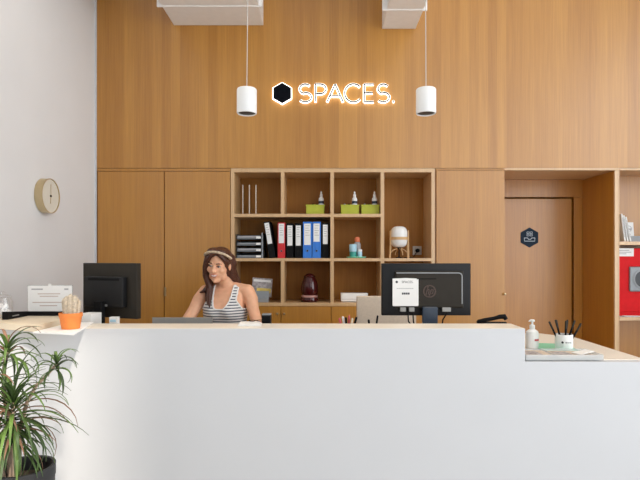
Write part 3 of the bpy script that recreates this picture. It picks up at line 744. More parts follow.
# round maker's mark with slanted letters
lg = B(); cx, cz = fx(428, 3.06)-fx(426, 3.06)+.004, fz(291, 3.06)-1.112; r_ = .034
ring = [(cx+r_*math.cos(2*PI*i/28), cz+r_*math.sin(2*PI*i/28)) for i in range(29)]
ribbon(lg, ring, .007, -.0285, -.0255)
ribbon(lg, [(cx-.006, cz+.034), (cx-.021, cz-.02)], .006, -.0285, -.0255)
ribbon(lg, [(cx-.014, cz+.006), (cx-.004, cz+.011), (cx-.002, cz+.003), (cx-.008, cz-.02)], .006, -.0285, -.0255)
ribbon(lg, [(cx+.012, cz+.012), (cx-.004, cz-.034)], .006, -.0285, -.0255)
ribbon(lg, [(cx+.011, cz+.010), (cx+.022, cz+.010), (cx+.018, cz-.014), (cx+.004, cz-.014)], .006, -.0285, -.0255)
obj('logo', lg, mat('bronze_logo', (.085, .055, .045), .35, .5), mr)
obj('neck', box(B(), -.03, .058, -.055, -.026, ZL-1.112+.012, .055, .008, 3), 'navy', mr, True)
obj('base', lathe(B(), [(.12, ZL-1.1115), (.125, ZL-1.108), (.11, ZL-1.10), (.04, ZL-1.096)], 36, .01, -.02, 'Z', .75), 'navy', mr, True)
for nm, a, b in (('plug', 400.3, 406), ('plug', 409.3, 414.5), ('plug', 442.5, 451)):
    obj(nm, box(B(), fx(a, 3.02)-fx(426, 3.06), fx(b, 3.02)-fx(426, 3.06), -.04, -.02, fz(311.5, 3.03)-1.112, fz(307.5, 3.03)-1.112, .002), 'silver', mr)
for x0, x1 in ((-.112, -.065), (-.083, -.07)):
    obj('cable', tube(B(), [(x0, -.032, .018), (x0+.002, -.04, -.03), (x1, -.05, -.09), (x1+.03, -.05, ZL-1.112+.006)], .0042, 8), 'blackmat', mr, True)
obj('cable', tube(B(), [(.115, -.032, .018), (.09, -.04, -.02), (.078, -.045, -.09), (.075, -.05, ZL-1.112+.006)], .0042, 8), 'blackmat', mr, True)
# white sticker
sk = thing('sticker', 'white printed sticker on the back of the wide monitor', 'sticker', (fx(405.6, 3.03), 3.06-.0262, fz(306.2, 3.03)))
k = 3.03/F
obj('sheet', slab(B(), [(-13*k, .8*k), (-12.4*k, .1*k), (12.4*k, .1*k), (13*k, .8*k), (13*k, 27.6*k), (0, 28.2*k), (-13*k, 27.6*k)], -.0012, -.0003), 'paper', sk)
bm = B(); slab(bm, hexa(-8.8*k, 24.2*k, 1.35*k), -.002, -.001); lettering(bm, 'SPACES.', 2.3*k, 2.0*k, 23.1*k, -.0014); obj('logo_print', bm, 'ink', sk)
bm = B()
for i in range(9): box(bm, (-8.8+1.9*i)*k, (-8.8+1.9*i+1.45)*k, -.0018, -.001, 17.4*k, 18.1*k)
obj('line_print', bm, 'greyink', sk)
bm = B()
for i in range(4): box(bm, (-3.6+2*i)*k, (-3.6+2*i+1.6)*k, -.0018, -.001, 11.6*k, 13.6*k)
obj('bold_print', bm, 'ink', sk)

# ---- middle: laptop, cups, papers, chair, phone
lt_ = thing('laptop', 'grey open laptop in front of the receptionist, its lid toward the counter', 'laptop', (fx(182, 2.95), 2.97, ZL+.0006))
obj('base', box(B(), -.172, .172, .012, .200, 0, .016, .004), 'silver', lt_)
kb = B()
for r in range(5):
    for c in range(12): box(kb, -.15+c*.025, -.15+c*.025+.021, .05+r*.021, .05+r*.021+.017, .0155, .0185)
o = obj('keyboard', kb, 'blackmat', lt_)
ld = obj('lid', box(B(), -.172, .172, -.004, .004, 0, .166, .003), 'silver', lt_, loc=(0, .012, .012)); ld.rotation_euler = (R(8), 0, 0)
obj('display', box(B(), -.16, .16, .0042, .005, .012, .156), 'blackmat', ld)
obj('hinge', lathe(B(), [(.008, -.13), (.008, .13)], 14, .012, .012, 'X'), 'dark', lt_, True)

pst = thing('paper_stack', 'small white stack of papers on the counter edge before the striped top', 'papers', (fx(250, 2.72), 2.73, ZK+.0006), R(4))
for i in range(3): obj('sheet', box(B(), -.062+.004*i, .06-.006*i, -.045, .05, .0045*i, .0045*i+.004), 'paper', pst)
pen0 = None
gl_ = thing('eyeglasses', 'dark folded eyeglasses lying on the white papers', 'glasses', (fx(256, 2.72), 2.72, ZK+.0006+.0136), R(8))
bm = B()
for sx in (-.02, .02): tube(bm, [(sx+.016*math.cos(2*PI*i/16), -.02, .0125+.0035*math.sin(2*PI*i/16)) for i in range(17)], .0016, 6)
tube(bm, [(-.004, -.02, .014), (.004, -.02, .014)], .0018, 6); obj('frame', bm, 'blackmat', gl_, True)
for s in (-1, 1): obj('temple', tube(B(), [(s*.036, -.02, .014), (s*.03, .03, .004)], .0018, 6), 'blackmat', gl_, True)

bx = thing('desk_speaker', 'small black box standing on the desk right of the receptionist', 'speaker', (fx(266.5, 3.05), 3.06, ZL+.0006))
obj('cabinet', box(B(), -.027, .027, -.03, .03, 0, fz(315, 3.05)-ZL, .003), 'black', bx)
obj('top_plate', box(B(), -.025, .025, -.028, .028, fz(315, 3.05)-ZL, fz(314, 3.05)-ZL+.001, .001), 'greypl', bx)
obj('grille', box(B(), -.021, .021, -.0315, -.0295, .02, .17), 'blackmat', bx)

def cup(x, y, r, h, label, m='dark'):
    t = thing('pen_cup', label, 'cup', (x, y, ZL+.0006))
    obj('wall', lathe(B(), [(r*.9, 0), (r, .003), (r, h), (r*.93, h), (r*.9, .006)], 28), m, t, True); return t
def pen(x, y, z, L_, rx, ry, m, label, cap='blackmat', group='pens in the pen cups', r=.0042):
    t = thing('pen', label, 'pen', (x, y, z), 0, group); t.rotation_euler = (rx, ry, 0)
    obj('barrel', lathe(B(), [(.0012, .0), (r, .012), (r, L_*.72)], 12), m, t, True)
    obj('cap', lathe(B(), [(r*1.08, L_*.70), (r*1.08, L_*.97), (r*.7, L_)], 12), cap, t, True)
    return t
d = 3.0
cup(fx(347.5, d), d, .040, .105, 'dark pen cup full of coloured pens behind the counter edge')
for px, dy, lean, m, cap, top, lab in ((341, -.012, -15, 'paper', 'redink', 318, 'white pen with red cap leaning leftmost in the crowded pen cup'),
                             (343.5, .012, -8, 'teal', 'paper', 316.5, 'green pen with white cap in the crowded pen cup'),
                             (346, -.014, -3, 'blackmat', 'blackmat', 317, 'thick black pen in the crowded pen cup'),
                             (349, .008, 3, 'red', 'redink', 315.5, 'dark red pen in the middle of the crowded pen cup'),
                             (352, -.010, 9, 'paper', 'beige', 318, 'white and beige pen in the crowded pen cup'),
                             (355, .012, 16, 'blackmat', 'blackmat', 317, 'slim black pen leaning rightmost in the crowded pen cup')):
    bx_ = fx(347.5+(px-347.5)*.12, d); L_ = (fz(top, d)-ZL-.008)/math.cos(R(lean))
    pen(bx_, d+dy*.6, ZL+.0075, L_, 0, R(lean), m, lab, cap, r=.0062)
cup(fx(373, d), d-.02, .028, .11, 'narrow white pen cup before the beige chair', 'white')
pen(fx(374, d), d-.02, ZL+.0075, .19, 0, R(10), 'blackmat', 'single black pen leaning before the beige chair back', group=None, r=.0055) if False else None
t = pen(fx(373, d), d-.02, ZL+.0075, .18, 0, R(8), 'blackmat', 'black pen leaning right before the beige chair back', r=.0052)
t = pen(fx(372.3, d), d-.03, ZL+.0075, .158, 0, R(-9), 'paper', 'short white pen leaning left before the beige chair back', r=.0058)

ch = thing('office_chair', 'beige upholstered chair with square back behind the wide monitor', 'chair', (.475, 3.78, 0))
zc = fz(296, 3.7)
obj('backrest', box(B(), -.215, .205, -.11, -.06, .74, zc, .010, 3), 'linen', ch, True)
obj('seat', box(B(), -.215, .205, -.08, .34, .60, .68, .02, 3), 'linen', ch, True)
for sx in (-.19, .18):
    for sy in (-.05, .31): obj('leg', tube(B(), [(sx*1.1, sy*1.05, 0), (sx, sy, .61)], .012, 10), 'dark', ch, True)
    obj('back_post', box(B(), sx-.012, sx+.012, -.075, -.062, .6, .8), 'dark', ch)

ph_ = thing('desk_phone', 'black desk phone behind the counter near the wooden cupboard', 'phone', (fx(497, 2.9), 2.93, ZL+.0006), R(-6))
body = B(); sl = [(-.08, 0), (.09, 0), (.09, .03), (.055, .15), (.03, .15), (-.08, .04)]
vs0 = [body.verts.new((-.075, y, z)) for y, z in sl]; vs1 = [body.verts.new((.07, y, z)) for y, z in sl]
body.faces.new(vs0); body.faces.new(vs1[::-1])
for i in range(6): body.faces.new([vs0[i], vs0[(i+1) % 6], vs1[(i+1) % 6], vs1[i]])
obj('body', body, 'black', ph_)
hs = B(); tube(hs, [(-.092, .035, .142), (-.085, .035, .150), (-.05, .035, .160), (0, .035, .170), (.035, .035, .180), (.058, .035, .181), (.068, .035, .166)], [.010, .015, .014, .013, .016, .019, .014], 14, .8)
obj('handset', hs, 'blackmat', ph_, True)
obj('cable', tube(B(), [(-.092, .035, .14), (-.11, .02, .08), (-.12, -.01, .01), (-.09, -.06, .004)], .003, 8), 'blackmat', ph_, True)

# ---- things on the low end
d = 2.97
sn = thing('soap_dispenser', 'white pump bottle with red label at the end of the high counter', 'bottle', (fx(532.2, d), d, ZL+.0006))
k = d/F
obj('body', lathe(B(), [(5.4*k, 0), (6.2*k, .004), (6.3*k, 14*k), (5.8*k, 16.8*k), (3*k, 18.8*k), (2.1*k, 19.4*k), (2.1*k, 20.4*k)], 28, 0, 0, 'Z', .75), 'paper', sn, True)
obj('collar', lathe(B(), [(2.6*k, 19.6*k), (2.7*k, 20*k), (2.5*k, 23*k), (1.2*k, 23.6*k)], 20), 'paper', sn, True)
pu = obj('pump', lathe(B(), [(1.0*k, 23.2*k), (1.0*k, 26.3*k), (2.3*k, 26.5*k), (2.4*k, 28.2*k), (1.6*k, 28.6*k)], 18), 'paper', sn, True)
obj('spout', tube(B(), [(0, 0, 27.4*k), (-2.8*k, -.003, 27.6*k), (-3.6*k, -.003, 26.6*k)], .0035, 8), 'paper', pu, True)
bm = B(); n = 8
for zz0, zz1 in ((7.6*k, 9.6*k),):
    for i in range(n):
        a0 = R(-86+i*7); a1 = R(-86+(i+1)*7)
        q = [bm.verts.new((6.36*k*math.cos(a), 6.36*k*.76*math.sin(a), z)) for a, z in ((a0, zz0), (a1, zz0), (a1, zz1), (a0, zz1))]
        bm.faces.new(q)
ob = obj('label', bm, 'redink', sn); sm_ = ob.modifiers.new('Solidify', 'SOLIDIFY'); sm_.thickness = .0008; sm_.offset = 0
gm = tag(obj('desk_mat', prism(B(), [(1.225, 2.812), (1.43, 2.812), (1.44, 3.08), (1.25, 3.12)], ZL+.0006, ZL+.007, .001), 'mint'), 'mint green translucent mat under the white pen mug', 'mat')
d = 2.89; k = d/F
mg_ = thing('pen_mug', 'white mug with small black logo full of dark pens', 'mug', (fx(563.9, d), d, ZL+.0076))
rm = 8.3*k; hm = fz(334, d)-(ZL+.0076)
obj('wall', lathe(B(), [(rm*.96, 0), (rm, .003), (rm, hm-.002), (rm*.97, hm), (rm*.92, hm-.002), (rm*.9, .008), (rm*.3, .006)], 40), 'paper', mg_, True)
bm = B(); a_ = -.55
hxp = hexa(0, 0, .0068); q0 = []
for x, z in hxp:
    ang = (x-.027)/rm; q0.append(bm.verts.new((rm*1.012*math.sin(ang), -rm*1.012*math.cos(ang), hm*.47+.004+z)))
bm.faces.new(q0)
lettering(bm, 'SPACES.', .0078, .0065, hm*.47, -rm*1.012, bend=rm*1.012)
obj('logo', bm, 'ink', mg_)
for i, (tx, dx, dy, ty) in enumerate(((549.3, -.6, .1, 321.5), (554.6, -.45, -.4, 319.5), (557.3, -.2, .5, 320.2), (564.8, .05, -.5, 320.5), (568.6, .25, .45, 320), (575.6, .5, .3, 320.5), (580.5, .7, -.25, 323.2))):
    zb = ZL+.0076+.0095; bx_ = mg_.location.x+dx*rm*.45; by_ = d+dy*rm*.6
    zt = fz(ty, d); xt = fx(tx, d); lean = math.atan2(xt-bx_, zt-zb); L_ = math.hypot(xt-bx_, zt-zb)
    pen(bx_, by_, zb, L_, 0, lean, 'blackmat', ['dark pen leaning farthest left in the white mug', 'dark pen second from the left in the white mug', 'dark pen third from the left in the white mug', 'dark upright pen in the middle of the white mug', 'dark pen just right of the upright one in the white mug', 'dark pen second from the right in the white mug', 'dark pen leaning farthest right in the white mug'][i], 'dark', 'dark pens in the white mug', .0052)
# acrylic tray with brochures
at = thing('brochure_tray', 'clear acrylic tray of brochures along the low counter edge', 'tray', (0, 0, ZL+.0006))
bm = B(); x0, x1, y0, y1 = 1.035, 1.425, 2.612, 2.795
box(bm, x0, x1, y0, y1, 0, .003); box(bm, x0, x1, y0, y0+.006, 0, .028); box(bm, x0, x1, y1-.004, y1, 0, .028); box(bm, x0, x0+.004, y0, y1, 0, .028); box(bm, x1-.004, x1, y0, y1, 0, .028)
box(bm, 1.185, 1.189, y0, y1, 0, .028)
obj('shell', bm, 'frost', at)
for i in range(4):
    t = tag(obj('brochure', box(B(), -.065, .065, -.075, .075, 0, .0042, .0006), ['paper', 'beige', 'paper', 'linen'][i]), ['brochure at the bottom of the left pile in the acrylic tray', 'brochure second from the bottom of the left pile', 'brochure third from the bottom of the left pile', 'cream brochure on top of the left pile in the acrylic tray'][i], 'brochure', 'brochures in the acrylic tray')
    t.location = (1.110+.002*i, 2.704-.002*i, ZL+.0042+.0049*i); t.rotation_euler = (0, 0, R([1, -2, 2, -1][i]))
for i in range(3):
    t = tag(obj('brochure', box(B(), -.10, .10, -.075, .075, 0, .0045, .0006), ['greyink', 'paper', 'linen'][i]), ['grey brochure at the bottom of the right pile in the acrylic tray', 'white brochure in the middle of the right pile', 'beige brochure on top of the right pile in the acrylic tray'][i], 'brochure', 'brochures in the acrylic tray')
    t.location = (1.305, 2.704, ZL+.0042+.0052*i); t.rotation_euler = (0, 0, R([0, 3, -3][i]))
for par, x0, x1, m_ in (('left', -.055, .02, 'mag'), ('right', -.09, -.01, 'mag')):
    top = C.objects['brochure.004'] if par == 'left' else C.objects['brochure.007']
    zt_ = .0042 if par == 'left' else .0045
    obj('picture', box(B(), x0, x1, -.05, .05, zt_, zt_+.0005), m_, top)
fl = tag(obj('folded_leaflet', slab(B(), [(-.045, 0), (.045, .012), (.045, .016), (-.045, .004)], -.03, .03), 'paper'), 'white folded leaflet tilted on the right brochure pile', 'leaflet')
fl.location = (1.36, 2.69, ZL+.0206); fl.rotation_euler = (0, 0, R(18))

# ------------------------------------------------------------------ dracaena in a tall planter
d = 2.06; k = d/F
PX, PYD = fx(23, d), d
zr = fz(466, d)
pt = thing('potted_dracaena', 'spiky dragon tree with bare trunks in black planter before the counter', 'plant', (PX, PYD, 0))
rp_ = 29.5*k
obj('planter', lathe(B(), [(rp_*.78, 0), (rp_*.8, .006), (rp_*.98, zr-.05), (rp_, zr-.045), (rp_, zr), (rp_*.9, zr), (rp_*.88, zr-.07), (.02, zr-.075)], 48), 'planter', pt, True)
obj('soil', lathe(B(), [(rp_*.88, zr-.072), (rp_*.88, zr-.055), (.02, zr-.05)], 36), 'soil', pt, True)
def LP(px, py, dy=0): return Vector((fx(px, d+dy)-PX, dy, fz(py, d+dy)))
def blade(bm, p0, az, el, L_, droop, w):
    n = 9; pos = Vector(p0); e = el; pts = []; h = Vector((math.cos(az), math.sin(az), 0))
    for i in range(n+1):
        pts.append((pos.copy(), e)); t = i/n
        e2 = el-droop*(t**1.3); stp = L_/n
        pos += (h*math.cos(e2)+Vector((0, 0, math.sin(e2))))*stp; e = e2
    side = Vector((-math.sin(az), math.cos(az), 0)); prev = None
    for i, (p, e) in enumerate(pts):
        t = i/n; ww = w*(.55+.45*min(1, t*4))*(1-max(0, (t-.45)/.55)**1.4)+.0006
        nrm = h*(-math.sin(e))+Vector((0, 0, math.cos(e)))
        cur = [bm.verts.new(p-side*ww+nrm*ww*.35), bm.verts.new(p), bm.verts.new(p+side*ww+nrm*ww*.35)]
        if prev:
            bm.faces.new([prev[0], prev[1], cur[1], cur[0]]); bm.faces.new([prev[1], prev[2], cur[2], cur[1]])
        prev = cur
def rosette(top, n, L0, L1, w, el_rng, droop_rng, ms, name_seed, lowfrac=.35, stemlen=.06):
    rnd = random.Random(name_seed)
    bms = [B() for _ in ms]
    for i in range(n):
        az = 2*PI*(i*.381966)+rnd.uniform(-.25, .25); u = i/n
        el = el_rng[0]+(el_rng[1]-el_rng[0])*(1-u)+rnd.uniform(-.15, .15)
        p0 = Vector(top)+Vector((0, 0, -stemlen*u))
        bi = 0 if rnd.random() < .6 else (1 if rnd.random() < .7 or len(ms) < 3 else 2)
        blade(bms[bi], p0, az, el, rnd.uniform(L0, L1), rnd.uniform(*droop_rng), w*rnd.uniform(.75, 1.2))
    for bm, m in zip(bms, ms):
        o = obj('foliage', bm, m, pt, True)
        s = o.modifiers.new('Solidify', 'SOLIDIFY'); s.thickness = .0009
def trunk(pts, r0, r1):
    n = len(pts); obj('trunk', tube(B(), pts, [r0+(r1-r0)*i/(n-1) for i in range(n)], 12), 'bark', pt, True)
sz = zr-.055
def soil_at(px, dy=0): v = LP(px, 466, dy); v.z = sz; return v
t1 = LP(56.5, 364, -.03)
trunk([soil_at(19, .02), LP(20, 430, .02), LP(27, 402, .0), LP(36, 386, -.01), LP(47, 375, -.02), t1], .0085, .0055)
rosette(t1+Vector((0, 0, .004)), 20, .08, .14, .0048, (-.3, 1.35), (1.6, 2.7), ['leaf_light', 'leaf'], 3, stemlen=.03)
t2 = LP(7, 350, -.02)
trunk([soil_at(10, 0), LP(9, 420, .0), LP(4, 395, -.01), LP(4, 370, -.02), t2], .010, .007)
rosette(t2+Vector((0, 0, .006)), 34, .12, .21, .0062, (-.3, 1.3), (1.4, 2.6), ['leaf_light', 'leaf', 'leaf_dry'], 5, stemlen=.05)
t3 = LP(13, 402, -.05)
trunk([soil_at(14, -.03), LP(14, 440, -.04), LP(13, 415, -.05), t3], .0075, .0065)
rosette(t3+Vector((0, 0, .01)), 95, .15, .31, .0054, (-.75, 1.35), (1.0, 2.3), ['leaf', 'leaf_light', 'leaf_dry'], 8, stemlen=.12)
t4 = LP(-14, 395, -.06)
trunk([soil_at(4, -.03), LP(-6, 430, -.04), t4], .010, .008)
rosette(LP(14, 428, -.05), 36, .12, .22, .005, (-.5, .5), (.9, 1.6), ['leaf', 'leaf_dry'], 17, stemlen=.06)
rosette(t4+Vector((0, 0, .01)), 40, .15, .28, .0066, (-.4, 1.3), (1.0, 2.2), ['leaf', 'leaf_light', 'leaf_dry'], 11, stemlen=.1)

# ------------------------------------------------------------------ receptionist
PO = Vector((-.655, 3.63, 0))
pe = thing('person', 'smiling long haired woman in striped tank top seated behind the counter', 'person', PO)
YAW = R(-10)                                          # turned a little to the picture's left
def T(v):                                             # torso yaw about the spine
    x, y, z = v; return Vector((x*math.cos(YAW)-y*math.sin(YAW), x*math.sin(YAW)+y*math.cos(YAW), z))
rings = [(.64, .150, .115, .0), (.70, .172, .122, .0), (.78, .160, .108, .0), (.86, .130, .092, -.002), (.93, .122, .088, -.004), (1.00, .131, .095, -.008),
         (1.06, .140, .108, -.014), (1.10, .143, .108, -.013), (1.15, .143, .094, -.004), (1.19, .143, .080, .004), (1.22, .136, .068, .010), (1.245, .108, .058, .014), (1.265, .070, .050, .014), (1.285, .050, .048, .008)]
def ring_at(z):
    for a, b in zip(rings, rings[1:]):
        if a[0] <= z <= b[0]:
            t = (z-a[0])/(b[0]-a[0]); t = t*t*(3-2*t)*.5+t*.5
            return [a[i]+(b[i]-a[i])*t for i in range(4)]
    return rings[-1]
def torso_pt(z, th, off=0):
    _, rx, ry, cy = ring_at(z); c, s = math.cos(th), math.sin(th); e = .86
    x = (rx+off)*math.copysign(abs(c)**e, c); y = (ry+off)*math.copysign(abs(s)**e, s)+cy
    bust = math.exp(-((abs(x)-.062)/.045)**2-((z-1.085)/.05)**2)*.026 if s < 0 else 0
    return T((x, y-bust, z))
body = B()
zsr = [.64+i*(1.285-.64)/46 for i in range(47)]; rr_ = []
for z in zsr: rr_.append([body.verts.new(torso_pt(z, 2*PI*j/40)) for j in range(40)])
for a, b in zip(rr_, rr_[1:]):
    for j in range(40): body.faces.new([a[j], a[(j+1) % 40], b[(j+1) % 40], b[j]])
body.faces.new(rr_[0][::-1]); body.faces.new(rr_[-1])
def limb(bm, pts, rad):
    for i, p in enumerate(pts): ball(bm, Vector(p), rad[i], 18)
    for i in range(len(pts)-1):
        tube(bm, [pts[i], pts[i+1]], [rad[i], rad[i+1]], 18)
# head frame
HY = R(-11); HT = R(9); HR = R(5)
HC = Vector((-.034, -.075, 1.402))
HM = Matrix.Translation(HC) @ Matrix.Rotation(HY, 4, 'Z') @ Matrix.Rotation(HR, 4, 'Y') @ Matrix.Rotation(HT, 4, 'X')
def H(v): return HM @ Vector(v)
def hball(bm, c, r, seg=22):
    if isinstance(r, (int, float)): r = (r, r, r)
    bmesh.ops.create_uvsphere(bm, u_segments=seg, v_segments=seg*2//3, radius=1, matrix=HM @ Matrix.Translation(c) @ Matrix.Diagonal((*r, 1)))
limb(body, [T((0, .012, 1.24)), T((-.003, -.012, 1.29)), H((0, .025, -.075)), H((0, .02, -.03))], [.054, .047, .046, .05])
hball(body, (0, .014, .03), (.073, .090, .086)); hball(body, (0, -.022, -.030), (.059, .064, .078)); hball(body, (0, -.048, -.085), (.034, .030, .030))
hball(body, (0, -.070, -.098), (.016, .015, .014))
for s in (-1, 1):
    hball(body, (s*.038, -.052, -.024), (.026, .026, .024)); hball(body, (s*.038, -.018, -.072), (.024, .036, .030))
    hball(body, (s*.0745, .008, -.006), (.008, .017, .029)); hball(body, (s*.011, -.094, -.030), (.009, .010, .008))
    hball(body, (s*.030, -.077, .020), (.020, .010, .007))
tube(body, [H((0, -.083, .012)), H((0, -.096, -.010)), H((0, -.104, -.026))], [.008, .009, .0115], 14); hball(body, (0, -.103, -.027), (.011, .011, .010))
hball(body, (0, -.080, -.056), (.024, .012, .014))
# arms
sl, sr_ = T((-.150, .006, 1.213)), T((.152, .008, 1.218))
el, er = Vector((-.268, -.155, .980)), Vector((.240, -.125, .985))
wl, wr = Vector((-.200, -.335, .961)), Vector((.085, -.325, .961))
for s_, e_, w__, sx in ((sl, el, wl, -1), (sr_, er, wr, 1)):
    mid = s_.lerp(e_, .5); limb(body, [s_, s_.lerp(e_, .22)+Vector((sx*.010, 0, 0)), mid, e_], [.050, .047, .041, .036])
    limb(body, [e_, e_.lerp(w__, .3), w__], [.037, .037, .023])
    limb(body, [T((sx*.06, .012, 1.245)), s_], [.038, .048])
# hands: palm, four fingers, thumb
def hand(bm, wrist, fdir, sx):
    f = Vector(fdir).normalized(); up = Vector((0, 0, 1)); side = f.cross(up).normalized()      # side: +right when looking along f
    up = side.cross(f).normalized(); thumb_side = side*(1 if sx < 0 else -1)
    palm = wrist+f*.045
    mx = Matrix((side, f, up)).transposed().to_4x4()
    ball(bm, palm, (.037, .048, .014), 18, mx); limb(bm, [wrist, wrist+f*.02], [.023, .024])
    for i, (o_, L_, dp) in enumerate(((-.027, .062, .0), (-.009, .074, .006), (.009, .069, .005), (.027, .054, -.004))):
        b = palm-thumb_side*o_+f*(.030+dp) ; u1 = (f*.93+up*.12-thumb_side*o_*3).normalized(); u2 = (f*.86-up*.45).normalized(); u3 = (f*.55-up*.8).normalized()
        p1 = b+u1*L_*.45; p2 = p1+u2*L_*.32; p3 = p2+u3*L_*.23
        limb(bm, [b-f*.012, p1, p2, p3], [.0095, .0088, .0078, .0066])
    b = wrist+f*.022+thumb_side*.020; p1 = b+(f*.6+thumb_side*.75-up*.1).normalized()*.038; p2 = p1+(f*.9+thumb_side*.25-up*.2).normalized()*.03
    limb(bm, [b, p1, p2], [.013, .0105, .0085])
hand(body, wl, (.55, -.8, .02), -1); hand(body, wr, (-.62, -.75, .02), 1)
# legs (seated)
for s in (-1, 1):
    hip = Vector((s*.085, -.01, .735)); kn = Vector((s*.10, -.375, .745)); an = Vector((s*.11, -.22, .33)); toe = Vector((s*.115, -.34, .275))
    limb(body, [hip, kn], [.082, .056]); limb(body, [kn, kn.lerp(an, .3)+Vector((0, .012, 0)), an], [.055, .054, .034]); limb(body, [an, an+Vector((0, .02, -.045)), toe], [.033, .030, .024])
bo = fuse('body', body, 'skin', pe, .0045, 4, .5)
bo['label'] = 'seated woman with bare arms reaching to the laptop'
# clothes: tank top
tk = B(); NZ_, NT = 100, 150; grid = {}
z0_, z1_ = .84, 1.268
def lz(z):                                             # local outline tests
    return z
def keep(x, y, z):
    ax = abs(x); front = y < .006
    if z < 1.105: return True
    arm = .104+.04*max(0, (1.165-z)/.06)**1.0 if z < 1.165 else .104
    if ax > min(.16, arm): return False
    if z >= 1.262: return False
    if front:
        t = min(1, (z-1.098)/.15); inner = .064*math.sqrt(1-(1-t)**2)**.8 if t > 0 else -1
    else:
        t = (z-1.17)/.09; inner = .058*max(0, t)**.5 if t > 0 else -1
    return ax >= inner
inv = Matrix.Rotation(-YAW, 4, 'Z')
for i in range(NZ_+1):
    z = z0_+(z1_-z0_)*i/NZ_
    for j in range(NT): grid[i, j] = torso_pt(z, 2*PI*j/NT, .0095)
used = {}
def vv(i, j):
    j %= NT
    if (i, j) not in used: used[i, j] = tk.verts.new(grid[i, j])
    return used[i, j]
for i in range(NZ_):
    for j in range(NT):
        c = (grid[i, j]+grid[i+1, (j+1) % NT])/2; q = inv @ c
        if keep(q.x, q.y, q.z): tk.faces.new([vv(i, j), vv(i, j+1), vv(i+1, j+1), vv(i+1, j)])
for _ in range(14): bmesh.ops.smooth_vert(tk, verts=[v for v in tk.verts if v.is_boundary and v.co.z > z0_+.01], factor=.5, use_axis_x=True, use_axis_y=True, use_axis_z=True)
trim = B()
bes = [e for e in tk.edges if e.is_boundary and (e.verts[0].co.z+e.verts[1].co.z)/2 > z0_+.01]
# walk boundary loops into white binding
adj = {}
for e in bes:
    for a, b in ((e.verts[0], e.verts[1]), (e.verts[1], e.verts[0])): adj.setdefault(a, []).append(b)
seen = set()
for v in list(adj):
    if v in seen: continue
    loop = [v]; seen.add(v); cur = v
    while True:
        nx = [w for w in adj[cur] if w not in seen]
        if not nx: break
        cur = nx[0]; seen.add(cur); loop.append(cur)
    if len(loop) > 8:
        pts = [w.co.copy() for w in loop]
        if loop[0] in adj[loop[-1]]: pts.append(pts[0].copy())
        tube(trim, pts, .0062, 6)
to = obj('tank_top', tk, 'shirt', pe, True)
s = to.modifiers.new('Solidify', 'SOLIDIFY'); s.thickness = .003; s.offset = 1
obj('white_binding', trim, 'shirttrim', to, True)
# trousers and shoes
tr_ = B()
rr_ = []
for z in [.63+i*.02 for i in range(13)]: rr_.append([tr_.verts.new(torso_pt(max(.64, z), 2*PI*j/36, .012)+Vector((0, 0, min(0, z-.64)))) for j in range(36)])
for a, b in zip(rr_, rr_[1:]):
    for j in range(36): tr_.faces.new([a[j], a[(j+1) % 36], b[(j+1) % 36], b[j]])
tr_.faces.new(rr_[0][::-1]); tr_.faces.new(rr_[-1])
sh = [B(), B()]
for i, s in enumerate((-1, 1)):
    hip = Vector((s*.085, -.01, .735)); kn = Vector((s*.10, -.375, .745)); an = Vector((s*.11, -.22, .35))
    limb(tr_, [hip, kn], [.094, .066]); limb(tr_, [kn, kn.lerp(an, .3)+Vector((0, .012, 0)), an], [.065, .064, .048])
    limb(sh[i], [Vector((s*.11, -.195, .285)), Vector((s*.113, -.28, .282)), Vector((s*.115, -.36, .276))], [.042, .040, .033])
fuse('trousers', tr_, 'trouser', pe, .008, 3)
for bm in sh: fuse('shoe', bm, 'paper', pe, .006, 3)
# hair
hr = B()
hball(hr, (0, .024, .034), (.084, .092, .090), 28); hball(hr, (0, .045, -.02), (.082, .068, .085), 24)
hball(hr, (-.02, -.042, .098), (.05, .045, .028)); hball(hr, (.03, -.040, .094), (.045, .045, .028))
def lock(pts, r): limb(hr, pts, r)
rnd = random.Random(4)
# picture-left side: falls forward over the shoulder and chest
for i in range(8):
    u = i/7
    p = [H((-.060-.012*rnd.random(), -.050+.085*u, .055-.01*u)), H((-.080-.006*rnd.random(), -.035+.075*u, -.01)), H((-.083-.012*u, -.030+.075*u, -.075)),
         T((-.085-.028*u, -.085+.065*u, 1.245)), T((-.080-.042*u+.01*rnd.random(), -.115+.06*u, 1.185)), T((-.068-.050*u, -.135+.055*u, 1.115+.035*u+.02*rnd.random()))]
    lock(p, [.022, .024, .023, .021, .016, .006])
for i in range(3):
    lock([H((-.085, -.02+.02*i, -.03)), T((-.105, -.05+.02*i, 1.265)), T((-.135, -.075+.02*i, 1.222)), T((-.165-.008*i, -.070+.02*i, 1.212))], [.020, .017, .012, .005])
# picture-right side: tucked behind the ear, falls behind the shoulder
for i in range(7):
    u = i/6
    p = [H((.062, .012+.05*u, .055)), H((.072, .034+.05*u, .0)), H((.068-.006*u, .044+.05*u, -.065)), T((.066-.05*u, .055+.030*u, 1.275)), T((.075-.06*u, .092+.012*u, 1.20)), T((.06-.07*u, .112+.008*u, 1.13))]
    lock(p, [.020, .024, .024, .023, .018, .008])
for i in range(6):
    u = i/5*2-1
    lock([H((.05*u, .085, .04)), H((.055*u, .098, -.04)), T((-.01+.06*u, .098, 1.27)), T((.06*u, .116, 1.19)), T((.06*u, .122, 1.12))], [.03, .03, .026, .022, .010])
